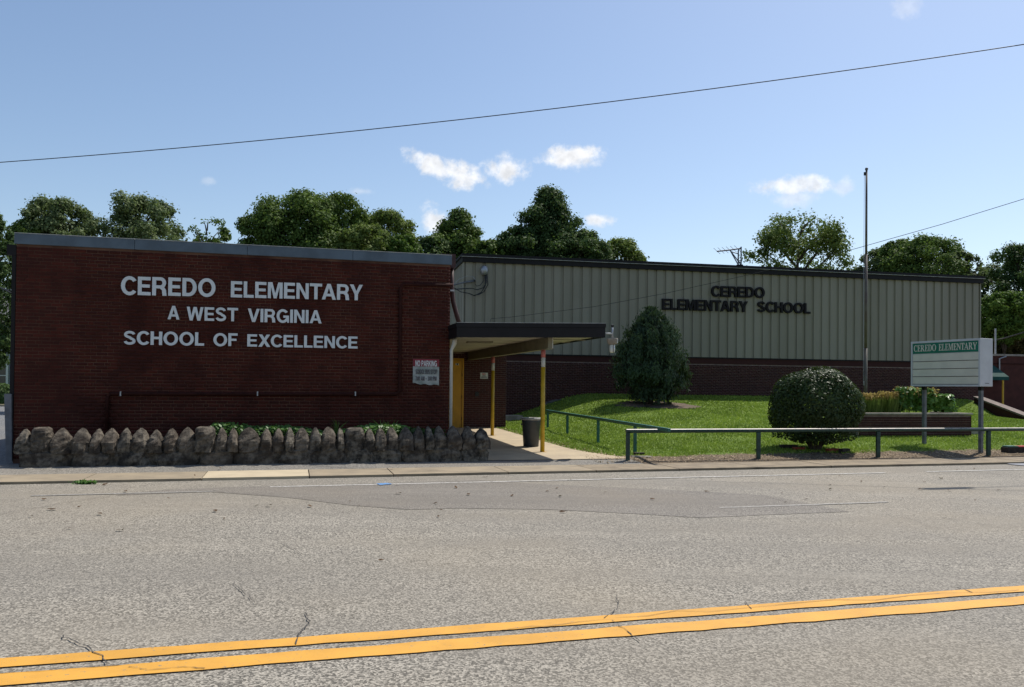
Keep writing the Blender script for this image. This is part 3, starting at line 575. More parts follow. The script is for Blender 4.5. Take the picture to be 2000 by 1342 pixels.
MB().box(BU - .055, BU + .055, bv, EV - .02, zbt - .235, zbt + .005).build('beam', M['beam'], can); MB().box(BU - .075, BU + .075, bv - .008, EV - .02, zbt - .252, zbt - .236).build('beam_flange', M['beam'], can); MB().box(BU + .04, BU + .056, bv - .012, bv - .002, zbt - .235, zbt + .005).build('beam_end', M['whitepaint'], can)
for (xx, yy_, vv) in ((1062, 883, -.06), (963, 852, 4.8)):
    p = FW.w(BU, vv); zg = max(.06, ground(p.x, p.y)); zt = zbt - .252; r = .05
    MB().tube([(BU, vv, zg), (BU, vv, zt - .39)], r, 16).build('post', M['yellowpost'], can, True)
    MB().tube([(BU, vv, zt - .389), (BU, vv, zt - .175)], r - .002, 16).build('post_band', M['whitepaint'], can, True)
    MB().tube([(BU, vv, zt - .174), (BU, vv, zt)], r + .001, 16).build('post_cap', M['pinkpaint'], can, True)
    MB().box(BU - .09, BU + .09, vv - .09, vv + .09, zg - .01, zg + .012).build('base_plate', M['yellowpost'], can)
for (vv, uu) in ((1.4, 9.55), (5.2, 9.3)): MB().box(uu - .3, uu + .3, vv - .15, vv + .15, zbt - .05, zbt + .01).build('soffit_light', M['beam'], can)
for k in range(1, 8): MB().box(CANL + .08, CANR - .05, CF + k * 1.1, CF + k * 1.1 + .012, zbt - .004, zbt + .012).build('soffit_joint', M['beam'], can)
# white downspout between the brick corner and the door
dsp = [(WL + .10, -.10, zbt - .06), (WL + .10, -.03, zbt - .16), (WL + .045, .0, zbt - .30), (WL + .045, .0, .55)]
MB().tube(dsp, [.055, .052, .036, .034], 10).build('downspout', M['whitepaint'], can, True); MB().tube([(WL + .045, .0, .10), (WL + .045, .0, .56)], .045, 10).build('drain_boot', M['black'], can, True)
# jar lamp on the canopy end
p0 = at(1180, 651, FW.w(CANR, CF).y); LMP = thing('jar_lamp', 'weathered jar lamp with grey housing hung off canopy end', 'lamp', FW.w(CANR + .012, CF + .02, p0.z), FW.a)
s = 17.9 / 1600
MB().tube([(0, 0, 0), (.17, 0, 0)], .017, 8).build('arm', M['whitepaint'], LMP, True); MB().tube([(.17, 0, -.10), (.17, 0, .15)], .02, 10).build('stem', M['galv'], LMP, True); MB().lathe([(.0, .15), (.03, .15), (.035, .19), (.0, .2)], 10, (.17, 0, 0)).build('finial', M['black'], LMP)
MB().lathe([(.06, -.245), (.10, -.225), (.115, -.13), (.12, -.105), (.03, -.10)], 18, (.17, 0, 0)).build('housing', M['concrete_wall'], LMP, True); MB().lathe([(.03, -.425), (.055, -.41), (.06, -.36), (.06, -.25), (.03, -.244)], 16, (.17, 0, 0)).build('glass_jar', M['glass'], LMP, True); MB().tube([(.17, -.063, -.42), (.17, -.063, -.25)], .008, 6).build('cage_wire', M['brownpipe'], LMP)
MB().box(.27, .295, -.03, .03, -.21, -.11).build('bracket', M['whitepaint'], LMP)

# ------------------------------------------------------------------ gymnasium
GL = 23.7; GT = 6.80; GB = 2.885; GD = 17
gym = thing('gymnasium', 'long school gymnasium with tan ribbed metal siding above brick base', 'building', FG.w(0, 0, 0), FG.a)
MB().box(0, GL, .06, GD, 0, GB).build('wall', M['mortG'], gym); MB().box(.02, GL - .02, .05, GD, GB, GT - .30).build('upper_wall', M['siding'], gym)
lay_bricks(brick_list(0, GL, .22, GB - .26), gym, .058, M['brickG'], mx=0)
MB().box(0, GL, .045, .06, GB - .25, GB - .02).build('soldier_course', M['brickG'], gym); MB().box(-.01, GL + .01, .01, .07, GB - .018, GB + .03).build('drip_flashing', M['brown'], gym)
MB().box(-.006, .0, .06, GD, .1, GB).build('end_brickwork', M['brickG'], gym)
NP = 59; pw = GL / NP
prof = [(0, .052), (.035, .052), (.05, .0), (pw - .085, .0), (pw - .070, .052), (pw, .052)]
me = bpy.data.meshes.new('siding_panel'); z0, z1 = GB + .03, GT - .30
me.from_pydata([(x, y, z0) for x, y in prof] + [(x, y, z1) for x, y in prof], [], [(i, i + 1, i + 7, i + 6) for i in range(5)]); me.materials.append(M['siding'])
for k in range(NP):
    o = bpy.data.objects.new('siding_panel', me); COL.objects.link(o); o.parent = gym; o.location = (k * pw, random.uniform(-.003, .003), 0)
for k in range(int(GD / pw)):
    o = bpy.data.objects.new('siding_panel', me); COL.objects.link(o); o.parent = gym; o.location = (-.045, (k + 1) * pw, 0); o.rotation_euler = (0, 0, -pi / 2)
MB().box(-.05, .0, -.002, .06, GB + .03, GT - .3).build('corner_trim', M['siding'], gym); MB().box(GL - .002, GL + .05, -.004, GD, GB + .03, GT - .3).build('corner_trim', M['siding'], gym)
MB().box(-.10, GL + .10, -.10, GD, GT - .30, GT - .10).build('eave_fascia', M['brown'], gym); MB().box(-.15, GL + .15, -.16, GD + .05, GT - .095, GT).build('gutter', M['brown'], gym); MB().box(-.15, GL + .15, -.168, -.10, GT - .103, GT - .09).build('gutter_lip', M['steel_edge'], gym)
MB().box(-.1, GL + .1, -.1, GD, GT + .002, GT + .03).build('roof', M['brown'], gym)
MB().box(.2, GL, -.10, .02, 0, .25).build('foundation', M['concrete_wall'], gym)
# pale foundation ledge that follows the lawn
def Gp(x, y, v): u, z = FG.hit(x, y, v); return (u, v, z)
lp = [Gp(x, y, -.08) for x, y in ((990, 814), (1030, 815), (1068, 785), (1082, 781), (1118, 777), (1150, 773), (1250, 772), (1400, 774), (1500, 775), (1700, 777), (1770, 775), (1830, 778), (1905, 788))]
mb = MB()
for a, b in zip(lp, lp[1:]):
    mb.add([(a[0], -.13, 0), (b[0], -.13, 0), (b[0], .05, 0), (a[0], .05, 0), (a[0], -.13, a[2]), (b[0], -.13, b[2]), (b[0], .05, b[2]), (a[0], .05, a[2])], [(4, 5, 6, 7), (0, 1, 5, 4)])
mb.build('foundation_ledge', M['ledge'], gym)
for txt, xa, xb, yt, yb, yb2 in [('CEREDO', 1388, 1492, 558.5, 579.5, 582.5), ('ELEMENTARY', 1292, 1459, 583.5, 605, 610), ('SCHOOL', 1477.5, 1581, 589, 609.5, 613)]:
    u0, zb = FG.hit(xa, yb); _, zt = FG.hit(xa, yt); u1, zb2 = FG.hit(xb, yb2); word(txt, gym, u0, u1, zb, zt, -.05, .09, M['letterG'], gap=.06, zslope=(zb2 - zb) / (u1 - u0))
# service weatherhead and loops of cable on the gym wall
sv = thing('service_weatherhead', 'grey weatherhead with drooping black cables on gym siding', 'weatherhead', FG.w(0, 0, 0), FG.a)
G3 = lambda x, y, v=-.12: Gp(x, y, v)
hd = G3(946, 528); MB().lathe([(.0, -.19), (.10, -.17), (.15, -.05), (.15, .06), (.09, .16), (0, .19)], 16, (hd[0], hd[1], hd[2])).build('hood', M['galv'], sv, True)
MB().tube([(hd[0] + .02, hd[1] + .03, hd[2]), (hd[0] + .02, .02, hd[2])], .05, 10).build('mast_stub', M['galv'], sv, True)
for pts, r in [([(946, 535), (945, 548), (938, 557), (931, 559), (928, 555)], .014), ([(949, 535), (950, 552), (944, 562), (932, 566), (922, 563), (905, 564), (888, 565)], .02), ([(951, 534), (953, 556), (945, 570), (936, 575), (925, 577), (916, 573), (900, 570), (886, 562)], .02), ([(948, 535), (948, 558), (940, 571), (926, 578)], .018)]:
    MB().tube([G3(x, y, -.14 - .02 * i) for i, (x, y) in enumerate(pts)], r, 6).build('cable', M['cable'], sv, True)
MB().tube([G3(886, 557, -.16), G3(905, 552, -.16), G3(925, 549, -.10)], [.025, .03, .045], 8).build('insulator', M['greypost'], sv, True); MB().tube([G3(886, 556, -.16), G3(897, 545, -.18), G3(912, 539, -.18), G3(923, 540, -.16), G3(928, 546, -.14)], .008, 6).build('guy_wire', M['galv'], sv)
MB().tube([G3(926, 548.5, -.13), G3(926, 548.5, .03)], .05, 8).build('insulator_bolt', M['black'], sv)
# scupper and brown downspout at the back corner of the brick wing
bd = thing('brown_downspout', 'brown downspout leaning between brick wing and tan gym wall', 'downspout', FW.w(0, 0, 0), FW.a)
V1 = 1.4; D3 = lambda x, y, v=V1: (FW.hit(x, y, v)[0], v, FW.hit(x, y, v)[1])
MB().box(WL + .01, D3(887, 510)[0], V1 - .2, V1 + .2, D3(885, 525)[2], D3(885, 499)[2]).build('scupper_box', M['brownpipe'], bd)
MB().tube([D3(882, 524), D3(882, 560), D3(885, 590), D3(891, 612), D3(897, 633)], .055, 8).build('pipe', M['brownpipe'], bd, True); a = D3(881, 568); MB().box(a[0] - .07, a[0] + .07, V1 - .07, V1 + .07, a[2] - .02, a[2] + .02).build('strap', M['whitepaint'], bd)

# TV antenna on the gym roof
AZ = 41; a3 = lambda x, y: at(x, y, AZ)
ant = thing('roof_antenna', 'skeletal television antenna on gym roof beside leafy tree', 'antenna', (0, 0, 0))
for pts, n_, r in [([(1442, 519), (1442, 490), (1444, 486), (1447, 484)], 'mast', .035), ([(1447.5, 519), (1447.5, 482)], 'mast', .035), ([(1442, 509.5), (1447.5, 509.2)], 'rung', .025), ([(1446, 485.5), (1425, 488.5), (1400, 491)], 'boom', .035), ([(1426, 489), (1447, 517)], 'brace', .028), ([(1426, 489), (1441, 516)], 'brace', .028), ([(1428, 491.5), (1442, 496)], 'brace', .025)]:
    o = MB().tube([a3(x, y) for x, y in pts], r, 6).build(n_, M['greypost'], ant)
for (x, y) in ((1400, 491), (1408, 490), (1416, 489), (1424, 488), (1432, 487), (1440, 486)):
    c = a3(x, y); MB().tube([c + Vector((-.28, -.5, .07)), c + Vector((.30, .5, -.05))], .011, 5).build('element', M['galv'], ant)
for x in (1442, 1447.5): c = a3(x, 519); MB().box(c.x - .08, c.x + .08, c.y - .08, c.y + .08, GT, c.z + .05).build('base', M['brown'], ant)

# ------------------------------------------------------------------ stone wall of upright boulders
sw = thing('stone_wall', 'low rough wall of pointed upright stones before brick wing', 'wall', FW.w(0, 0, 0), FW.a)
SV = -1.77; ST = .44
def rock(w, h, d, flat, seed, nring=16, nz=11):
    r = random.Random(seed); ph = [r.uniform(0, 6.28) for _ in range(6)]; mb = MB(); lean = r.uniform(-.06, .06) * w; pk = r.uniform(1.35, 2.1)
    for j in range(nz + 1):
        t = j / nz; zz = h * (1 - (1 - t) ** 1.25)
        k = (1 - .10 * t - .30 * max(0, (t - .74) / .26) ** 2) if flat else max(.09, (1 - .06 * t / .3) if t < .3 else .94 * (1 - ((t - .3) / .71) ** pk) ** .85)
        ky = max(.06, 1 - (max(0, t - .38) / .64) ** 1.25) if not flat else math.sqrt(max(.12, 1 - (max(0, t - .6) / .42) ** 2))
        for i in range(nring):
            a = 2 * pi * i / nring; c, s_ = cos(a), sin(a); e = .62
            x = math.copysign(abs(c) ** e, c); y = math.copysign(abs(s_) ** e, s_)
            nn = 1 + .055 * sin(3 * a + ph[0] + 2 * t) + .05 * sin(5 * a + ph[1] - 5 * t) + .05 * sin(7 * t + ph[2] + 2 * a) + r.uniform(-.065, .065)
            mb.v.append((x * w / 2 * k * nn + lean * t, y * d / 2 * ky * nn + (.30 * max(0, t - .3) * d if not flat else .05 * t * d), zz + r.uniform(-.008, .008)))
    b = 0
    for j in range(nz):
        for i in range(nring):
            i2 = (i + 1) % nring; mb.f.append((j * nring + i, j * nring + i2, (j + 1) * nring + i2, (j + 1) * nring + i))
    mb.f.append(tuple(nz * nring + i for i in range(nring))); return mb
stones = [(31, 60, 839, 0), (61, 99, 835, 1), (99, 139, 837, 0), (140, 174, 837, 0), (174, 200, 839, 0), (200, 230, 838, 0), (230, 256, 837, 0), (256, 290, 837, 0), (290, 318, 840, 0), (318, 346, 838, 0), (346, 380, 836, 0), (380, 419, 834, 1), (419, 445, 837, 0), (445, 466, 838, 0),
          (467, 508, 836, 0), (507, 532, 838, 0), (532, 556, 838, 0), (556, 576, 836, 0), (576, 605, 837, 0), (605, 628, 836, 0), (628, 658, 835, 0), (658, 674, 837, 0), (674, 711, 836, 1), (711, 733, 838, 0), (734, 755, 837, 0), (755, 779, 835, 0), (780, 808, 835, 0), (808, 830, 834, 0), (830, 849, 834, 0), (849, 873, 833, 0), (873, 902, 833, 0), (902, 928, 833, 0), (928, 957, 837, 0)]
zbase = .375
for i, (xa, xb, yt, fl) in enumerate(stones):
    ua, z = FW.hit(xa, yt, SV + .12); ub, _ = FW.hit(xb, yt, SV + .12); w = (ub - ua) * 1.10
    o = rock(w, z - zbase + .05, ST * random.uniform(.9, 1.1), fl, i + 11).build('stone', M['stone'], sw); o.location = ((ua + ub) / 2, SV + ST / 2 + random.uniform(-.03, .03), zbase - .05)
u = FW.hit(30, 880, SV)[0]; ue = FW.hit(957, 880, SV)[0]; k = 0
while u < ue - .12:                               # base course
    w = min(random.uniform(.42, .85), ue - u)
    if ue - u - w < .3: w = ue - u
    o = rock(w * 1.02, .30, ST * 1.05, 1, 200 + k, 16, 4).build('base_stone', M['stone'], sw); o.location = (u + w / 2, SV + ST / 2 - .01, .085); u += w; k += 1
MB().box(FW.hit(33, 870, SV)[0] + .05, ue - .08, SV + .10, SV + ST - .05, .04, .54).build('mortar_core', M['stone'], sw)
bed = [FW.w(.55, SV + .3), FW.w(WL - .05, SV + .3), FW.w(WL - .05, -.005), FW.w(.3, -.005)]
structure(MB().prism([(p.x, p.y) for p in bed], .0, .50).build('planting_bed', M['soil']))

# ------------------------------------------------------------------ leaf helpers
def leaf_quads(C, Nn, size, aspect=1.6, droop=0.0):
    n = len(C); Nn = Nn / np.linalg.norm(Nn, axis=1)[:, None]; r = rng.normal(size=(n, 3)); t = np.cross(Nn, r); t /= np.linalg.norm(t, axis=1)[:, None]
    if droop: t[:, 2] -= droop; t /= np.linalg.norm(t, axis=1)[:, None]
    b = np.cross(Nn, t); s = (size * rng.uniform(.6, 1.3, n))[:, None]; L_ = t * s * aspect / 2; B_ = b * s / 2
    V = np.empty((n, 4, 3)); V[:, 0] = C - L_; V[:, 1] = C + B_ + Nn * s * .12; V[:, 2] = C + L_; V[:, 3] = C - B_ + Nn * s * .12
    return V.reshape(-1, 3)
def unit(n): v = rng.normal(size=(n, 3)); return v / np.linalg.norm(v, axis=1)[:, None]
def crown_points(clumps, n):
    w = np.array([c[3] ** 2 for c in clumps]); idx = rng.choice(len(clumps), n, p=w / w.sum()); K = np.array([[c[0], c[1], c[2]] for c in clumps])[idx]; R = np.array([c[3] for c in clumps])[idx]
    d = unit(n); rr = R * np.where(rng.random(n) < .22, rng.uniform(1.0, 1.55, n), rng.uniform(.35, 1.08, n) ** .6); P = K + d * rr[:, None] * np.array([1, 1, .82]); return P, d
LEAF = {'mid': leafmat('leaf_mid_green', (.044, .082, .018), (.11, .165, .036)), 'dark': leafmat('leaf_dark_green', (.026, .054, .018), (.068, .11, .034)),
        'light': leafmat('leaf_yellow_green', (.075, .115, .024), (.155, .20, .048)), 'grey': leafmat('leaf_grey_green', (.055, .088, .032), (.13, .165, .068)), 'brown': leafmat('leaf_brownish', (.055, .055, .018), (.09, .07, .025)), 'lit': leafmat('leaf_bright_green', (.05, .10, .015), (.09, .15, .025))}
def tree(name, label, cx, topy, halfw, Y, kind, leaf=.22, nleaf=9000, shape='round', base_z=0.0, sparse=0, seed=1, boty=None, lobes=26):
    r = random.Random(seed); top = at(cx, topy, Y); hw = halfw * Y / F; H = top.z - base_z; bot = at(cx, (topy + 2.05 * halfw) if boty is None else boty, Y).z
    t = thing(name, label, 'tree', (top.x, Y, base_z), 0, None); ch = H + base_z - bot; clumps = []
    nl = int(lobes * 2.6); R_ = ch / 2; zc0 = H - R_
    for k in range(nl):
        f = (k + .5) / nl; ang = k * 2.39996 + r.uniform(-.4, .4); t_ = 2 * f - 1            # -1 bottom .. 1 top
        if shape == 'tall': w_ = hw * (1.0 if t_ < -.25 else max(.10, 1 - .80 * (t_ + .25) / 1.15) * (1 + .13 * sin(9 * t_ + seed)))
        else: w_ = hw * math.sqrt(max(0, 1 - t_ * t_ * .97))
        w_ *= 1 + .16 * sin(3 * ang + seed) * (1 - abs(t_)); cr = hw * r.uniform(.11, .23) * (.8 if shape == 'tall' and t_ > .2 else 1)
        q = max(0, w_ - cr * .75) * (r.uniform(.90, 1.05) if r.random() < .75 else r.uniform(.3, .9))
        clumps.append((cos(ang) * q, sin(ang) * q, min(zc0 + R_ * t_ * .97 + r.uniform(-.08, .08) * hw, H - cr * .7), cr))
    clumps.append((0, 0, H - hw * .13, hw * .14))
    P, d = crown_points(clumps, int(nleaf * 2.5)); nc = nleaf // 3                              # inner foliage keeps the crown from being hollow
    dc = unit(nc); pc = dc * (rng.uniform(.1, .8, nc) ** .5)[:, None] * np.array([hw * (.62 if shape == 'tall' else .8), hw * (.62 if shape == 'tall' else .8), R_ * .85]) + np.array([0, 0, zc0]); P = np.concatenate([P, pc]); d = np.concatenate([d, dc])
    if sparse:
        keep = (np.sin(P[:, 0] * 1.7 + seed) + np.sin(P[:, 1] * 1.9) + np.sin(P[:, 2] * 2.3 + seed) + rng.normal(0, .5, len(P))) > sparse; P, d = P[keep], d[keep]
    Nn = d + rng.normal(0, .55, (len(P), 3)) + np.array([0, 0, .35]); npmesh('crown', leaf_quads(P, Nn, leaf * .54), 4, LEAF[kind], t)
    mb = MB(); r0 = max(.12, hw * .075); tp = [(0, 0, -.1), (r.uniform(-.1, .1), 0, H * .3), (r.uniform(-.2, .2), r.uniform(-.2, .2), H * .6), (0, 0, H * .88)]
    mb.tube(tp, [r0, r0 * .8, r0 * .5, r0 * .15], 9)
    for c in clumps[::4]:
        z0_ = max(H * .2, c[2] - .9 * math.hypot(c[0], c[1]) - .5); mb.tube([(0, 0, z0_), (c[0] * .5, c[1] * .5, (z0_ + c[2]) / 2 + .15), (c[0], c[1], c[2])], [r0 * .38, r0 * .25, r0 * .07], 6)
    mb.build('trunk', M['bark'], t, True); return t
tree('deciduous_tree', 'shaggy tree at far left edge overhanging the parking lot', -12, 418, 62, 34, 'dark', .16, 9000, seed=2, boty=720, lobes=30)
tree('deciduous_tree', 'grey green windswept tree above left end of brick wing', 118, 391, 78, 44, 'grey', .19, 9000, seed=3)
tree('deciduous_tree', 'rounded grey green tree second from left above brick wing', 272, 384, 96, 46, 'grey', .19, 11000, seed=4)
tree('deciduous_tree', 'thin sparse treetop with open twigs above brick wing', 405, 424, 42, 48, 'mid', .2, 3800, seed=5, sparse=-.1, lobes=16)
tree('deciduous_tree', 'broad rounded green tree, widest above brick wing', 590, 377, 112, 56, 'mid', .24, 15000, seed=6, lobes=34)
tree('deciduous_tree', 'paler green tree leaning on the widest tree above coping', 752, 416, 72, 60, 'light', .24, 9000, seed=7)
tree('deciduous_tree', 'medium green tree above the joint of both buildings', 897, 413, 96, 60, 'mid', .25, 13000, seed=8, shape='tall', lobes=36, boty=590)
tree('deciduous_tree', 'tallest darkest tree with pointed top behind the gym', 1072, 369, 108, 60, 'dark', .25, 17000, seed=9, shape='tall', lobes=44, boty=590)
tree('deciduous_tree', 'low yellow green treetop right of the tallest tree', 1206, 468, 64, 64, 'light', .25, 8000, seed=10)
tree('deciduous_tree', 'open loose tree beside the roof antenna', 1560, 421, 104, 60, 'light', .25, 11000, seed=11, sparse=-.5, lobes=30)
tree('deciduous_tree', 'small dull green treetop just right of the flagpole', 1722, 487, 46, 66, 'grey', .24, 6000, seed=12)
tree('deciduous_tree', 'knobbly green tree above right end of gym roof', 1812, 463, 84, 62, 'mid', .24, 11000, seed=13, lobes=30)
tree('deciduous_tree', 'dark heavy tree at right edge beyond the gym', 1990, 478, 82, 62, 'dark', .24, 13000, seed=14, boty=700, lobes=34)
tree('deciduous_tree', 'sunlit yellow green tree in front of dark right tree', 1962, 572, 52, 56, 'lit', .22, 7000, seed=15, boty=668)
tree('deciduous_tree', 'low brownish tree behind far right brick building', 1950, 630, 44, 58, 'brown', .22, 6000, seed=16, boty=712)
tree('deciduous_tree', 'brownish leafy tree at right border over brick building', 2030, 628, 50, 58, 'brown', .22, 6000, seed=18, boty=712)

for cx_, ty_, hw_, Y_, kd_, sd_, lab_ in [(528, 404, 58, 55, 'mid', 21, 'left shoulder tree of the widest tree above brick wing'), (655, 380, 74, 57, 'mid', 22, 'right crown of the widest tree group above brick wing'), (712, 440, 60, 53, 'light', 23, 'low bushy tree above middle of grey coping'),
        (788, 462, 40, 52, 'lit', 24, 'low bright tree just above right half of grey coping'), (848, 462, 42, 58, 'dark', 25, 'low dark tree left of the building joint'), (955, 470, 40, 58, 'mid', 26, 'low tree right of the building joint'), (1015, 446, 58, 59, 'dark', 27, 'dark tree flanking the tallest tree on its left'),
        (1135, 452, 56, 59, 'dark', 28, 'dark tree flanking the tallest tree on its right'), (1756, 470, 40, 64, 'mid', 29, 'narrow upright treetop between flagpole and knobbly tree'), (1880, 492, 42, 60, 'grey', 30, 'thin treetop over right corner of gym roof'), (60, 430, 44, 43, 'mid', 31, 'low tree between far left tree and brick coping')]:
    tree('deciduous_tree', lab_, cx_, ty_, hw_, Y_, kd_, .23, 6500, seed=sd_, sparse=(-.6 if sd_ in (30,) else 0))
# ------------------------------------------------------------------ planting near the buildings
def shrub_dome():
    c = gpx(1592, 879); t = thing('clipped_bush', 'large clipped round evergreen bush behind front rail', 'bush', (c.x, c.y, ground(c.x, c.y)))
    n = 26000; d = unit(n); d[:, 2] = np.where(d[:, 2] < -.55, -d[:, 2], d[:, 2]); rr = rng.uniform(.62, 1.0, n) ** .35; lump = 1 + .045 * np.sin(5 * d[:, 0] + 3) * np.sin(4 * d[:, 2] + 1) + .03 * np.sin(9 * d[:, 1] + 2 * d[:, 0])
    P = d * rr[:, None] * lump[:, None] * np.array([1.10, 1.05, 1.0]); P[:, 2] = np.where(P[:, 2] > 0, P[:, 2] * .98, P[:, 2] * .88) + 1.0
    npmesh('foliage', leaf_quads(P, d + rng.normal(0, .45, (n, 3)), .043, 1.6), 4, LEAF['bush'], t)
    k = 2600; a = rng.uniform(0, 2 * pi, k); q = rng.uniform(.25, 1.0, k); P = np.stack([np.cos(a) * q, np.sin(a) * q, .22 + .22 * q + rng.uniform(-.14, .16, k)], 1); npmesh('low_foliage', leaf_quads(P, unit(k), .045, 1.5), 4, LEAF['bush'], t)
    mb = MB()
    for i in range(14):
        a = i * 2.4; q = random.uniform(.3, .8); mb.tube([(cos(a) * .08, sin(a) * .08, -.03), (cos(a) * q * .5, sin(a) * q * .5, .35), (cos(a) * q, sin(a) * q, .9)], [.025, .018, .008], 6)
    mb.build('stems', M['bark'], t)
LEAF['bush'] = leafmat('glossy_bush_leaf', (.013, .024, .007), (.032, .054, .014), .5, .24, .16); LEAF['cypress'] = leafmat('blue_green_conifer', (.010, .024, .012), (.040, .070, .030), .6, .25, .12)
LEAF['weed'] = leafmat('weed_leaf', (.04, .11, .02), (.09, .19, .04), .5, .35, .35); LEAF['hosta'] = leafmat('broad_leaf', (.06, .15, .018), (.12, .23, .034), .42, .4, .35); LEAF['plume'] = leafmat('tan_plume', (.34, .23, .07), (.48, .35, .13), .8, .2, .3); LEAF['blade'] = leafmat('grass_blade', (.125, .20, .018), (.25, .335, .046), .6, .3, .3); LEAF['planted'] = leafmat('grassy_leaf', (.11, .18, .03), (.20, .27, .055), .6, .3, .35)
shrub_dome()
def conifer():
    Y = 30.0; top = at(1272, 601, Y); g = ground(top.x, Y); H = top.z - g; t = thing('conical_evergreen', 'dense dark conical evergreen tree before gym wall', 'tree', (top.x, Y, g)); Ps = []; Ns = []
    for k in range(340):
        f = random.random() ** .85; z = H * (.05 + .93 * f); hw = float(np.interp(f, [0, .1, .27, .5, .62, .73, .87, 1], [.45, .85, 1.14, 1.17, 1.05, .82, .42, .02])); hw *= 1 + .07 * sin(9 * f) ; a = random.uniform(0, 2 * pi); q = hw * random.uniform(.76, 1.2)
        c = np.array([cos(a) * q, sin(a) * q, z]); m = 60; s = (.07 + .055 * random.random()) * (1 - .35 * f); p = rng.normal(0, 1, (m, 3)) * np.array([s, s, s * 1.5]); Ps.append(c + p); Ns.append(np.tile([cos(a), sin(a), .25], (m, 1)) + rng.normal(0, .4, (m, 3)))
    f = rng.uniform(.03, .97, 9000); hw = np.interp(f, [0, .1, .27, .5, .62, .73, .87, 1], [.45, .85, 1.14, 1.17, 1.05, .82, .42, .02]) * .88 * np.sqrt(rng.uniform(.3, 1, 9000)); a = rng.uniform(0, 2 * pi, 9000); Ps.append(np.stack([np.cos(a) * hw, np.sin(a) * hw, H * (.05 + .93 * f)], 1)); Ns.append(np.stack([np.cos(a), np.sin(a), .1 + 0 * a], 1) + rng.normal(0, .4, (9000, 3)))
    P = np.concatenate(Ps); Nn = np.concatenate(Ns); P[:, 2] = np.clip(P[:, 2], .03, H); npmesh('crown', leaf_quads(P, Nn, .052, 2.6, 1.1), 4, LEAF['cypress'], t)
    MB().tube([(0, 0, -.05), (.03, 0, H * .5), (0, 0, H * .93)], [.11, .07, .02], 8).build('trunk', M['bark'], t, True)
conifer()
# weeds in the planting bed (nobody could count the leaves)
n = 5200; u = FW.hit(412, 830, -1.3)[0] + rng.uniform(0, 1, n) * (FW.hit(800, 830, -1.3)[0] - FW.hit(412, 830, -1.3)[0]); v = rng.uniform(-1.42, -.45, n); h = .07 + .06 * np.abs(np.sin(u * 2.1)) + .11 * np.sin(u * .9 + 1) ** 2; z = .545 + h * rng.uniform(.2, 1.25, n)
P = np.array([tuple(FW.w(a, b, c)) for a, b, c in zip(u, v, z)]); tag(npmesh('weeds', leaf_quads(P, unit(n) * np.array([.6, .6, .4]) + np.array([0, -.2, .8]), .045, 1.9), 4, LEAF['weed']), 'leafy green weeds growing behind the stone wall', 'weeds', kind='stuff')
n = 700; u = FW.hit(770, 830, -.7)[0] + rng.uniform(0, 1, n) * 1.0; v = rng.uniform(-1.2, -.1, n); z = .52 + rng.uniform(0, .16, n); P = np.array([tuple(FW.w(a, b, c)) for a, b, c in zip(u, v, z)]); P2 = leaf_quads(P, unit(n) + np.array([0, 0, .8]), .06, 1.7)
tag(npmesh('weeds', P2, 4, LEAF['dark']), 'dark low weeds against the brick by the wall sign', 'weeds', kind='stuff')
for i, px_ in enumerate((658, 745, 765)):
    c = FW.hit(px_, 832, -1.3); t = thing('grass_tuft', ['arching grass tuft rising from middle of the weeds', 'grass tuft at right end of the sunlit weeds', 'thin seeding grass tuft nearest the parking sign'][i], 'grass', FW.w(c[0], -1.3, .50)); mb = MB()
    for k in range(16):
        a = random.uniform(0, 6.28); q = random.uniform(.06, .22); hh = random.uniform(.2, .45); mb.tube([(0, 0, 0), (cos(a) * q * .4, sin(a) * q * .4, hh * .75), (cos(a) * q, sin(a) * q, hh)], [.005, .005, .001], 3, False)
    mb.build('blades', LEAF['weed'], t)
mc_ = at(1283, 790, 29.8); mc_u, mc_v = FS.loc(mc_.x, mc_.y); mb = MB(); rr_ = random.Random(3); ring = [(mc_u + (1.5 + rr_.uniform(-.3, .2)) * cos(2 * pi * k / 28), mc_v + (1.25 + rr_.uniform(-.3, .2)) * sin(2 * pi * k / 28)) for k in range(28)]; vv_ = [(mc_u, mc_v)] + [(mc_u + (a - mc_u) * q, mc_v + (b - mc_v) * q) for q in (.5, 1) for a, b in ring]
mb.add([tuple(FS.w(a, b, ground_uv(a, b) + .02)) for a, b in vv_], [(0, 1 + k, 1 + (k + 1) % 28) for k in range(28)] + [(1 + k, 29 + k, 29 + (k + 1) % 28, 1 + (k + 1) % 28) for k in range(28)]); structure(mb.build('mulch_bed', mat('dark_mulch', (.07, .05, .034), .95, col2=(.12, .085, .058), scale=6, bmp=.8, bscale=35), None, True))
# mown grass
n = 150000; uu = rng.uniform(2.4, 29, n); vv = 1.9 + rng.beta(1.0, 1.5, n) * 15.4
k = (uu > np.array([us_left(x) for x in vv]) + .05) & (uu < np.array([us_right(x) for x in vv]) - .3) & (vv > 2.15 + .35 * np.sin(uu * 1.9) * np.sin(uu * .73 + 1) + rng.normal(0, .10, n)); uu, vv = uu[k], vv[k]; n = len(uu)
k = (((uu - mc_u) / 1.45) ** 2 + ((vv - mc_v) / 1.2) ** 2) > 1 + rng.normal(0, .15, n); uu, vv = uu[k], vv[k]; n = len(uu)
bare = np.sin(uu * .9 + 1.3) * np.sin(vv * 1.1 + uu * .35); k = bare + rng.normal(0, .2, n) < .93; uu, vv = uu[k], vv[k]; n = len(uu)
B = np.array([tuple(FS.w(a, b, ground_uv(a, b))) for a, b in zip(uu, vv)]); hgt = rng.uniform(.025, .06, n); wd = .010 + .0012 * vv; a = rng.uniform(0, pi, n); dx = np.stack([np.cos(a), np.sin(a), 0 * a], 1) * wd[:, None]; ln = rng.normal(0, .022, (n, 3)); ln[:, 2] = hgt
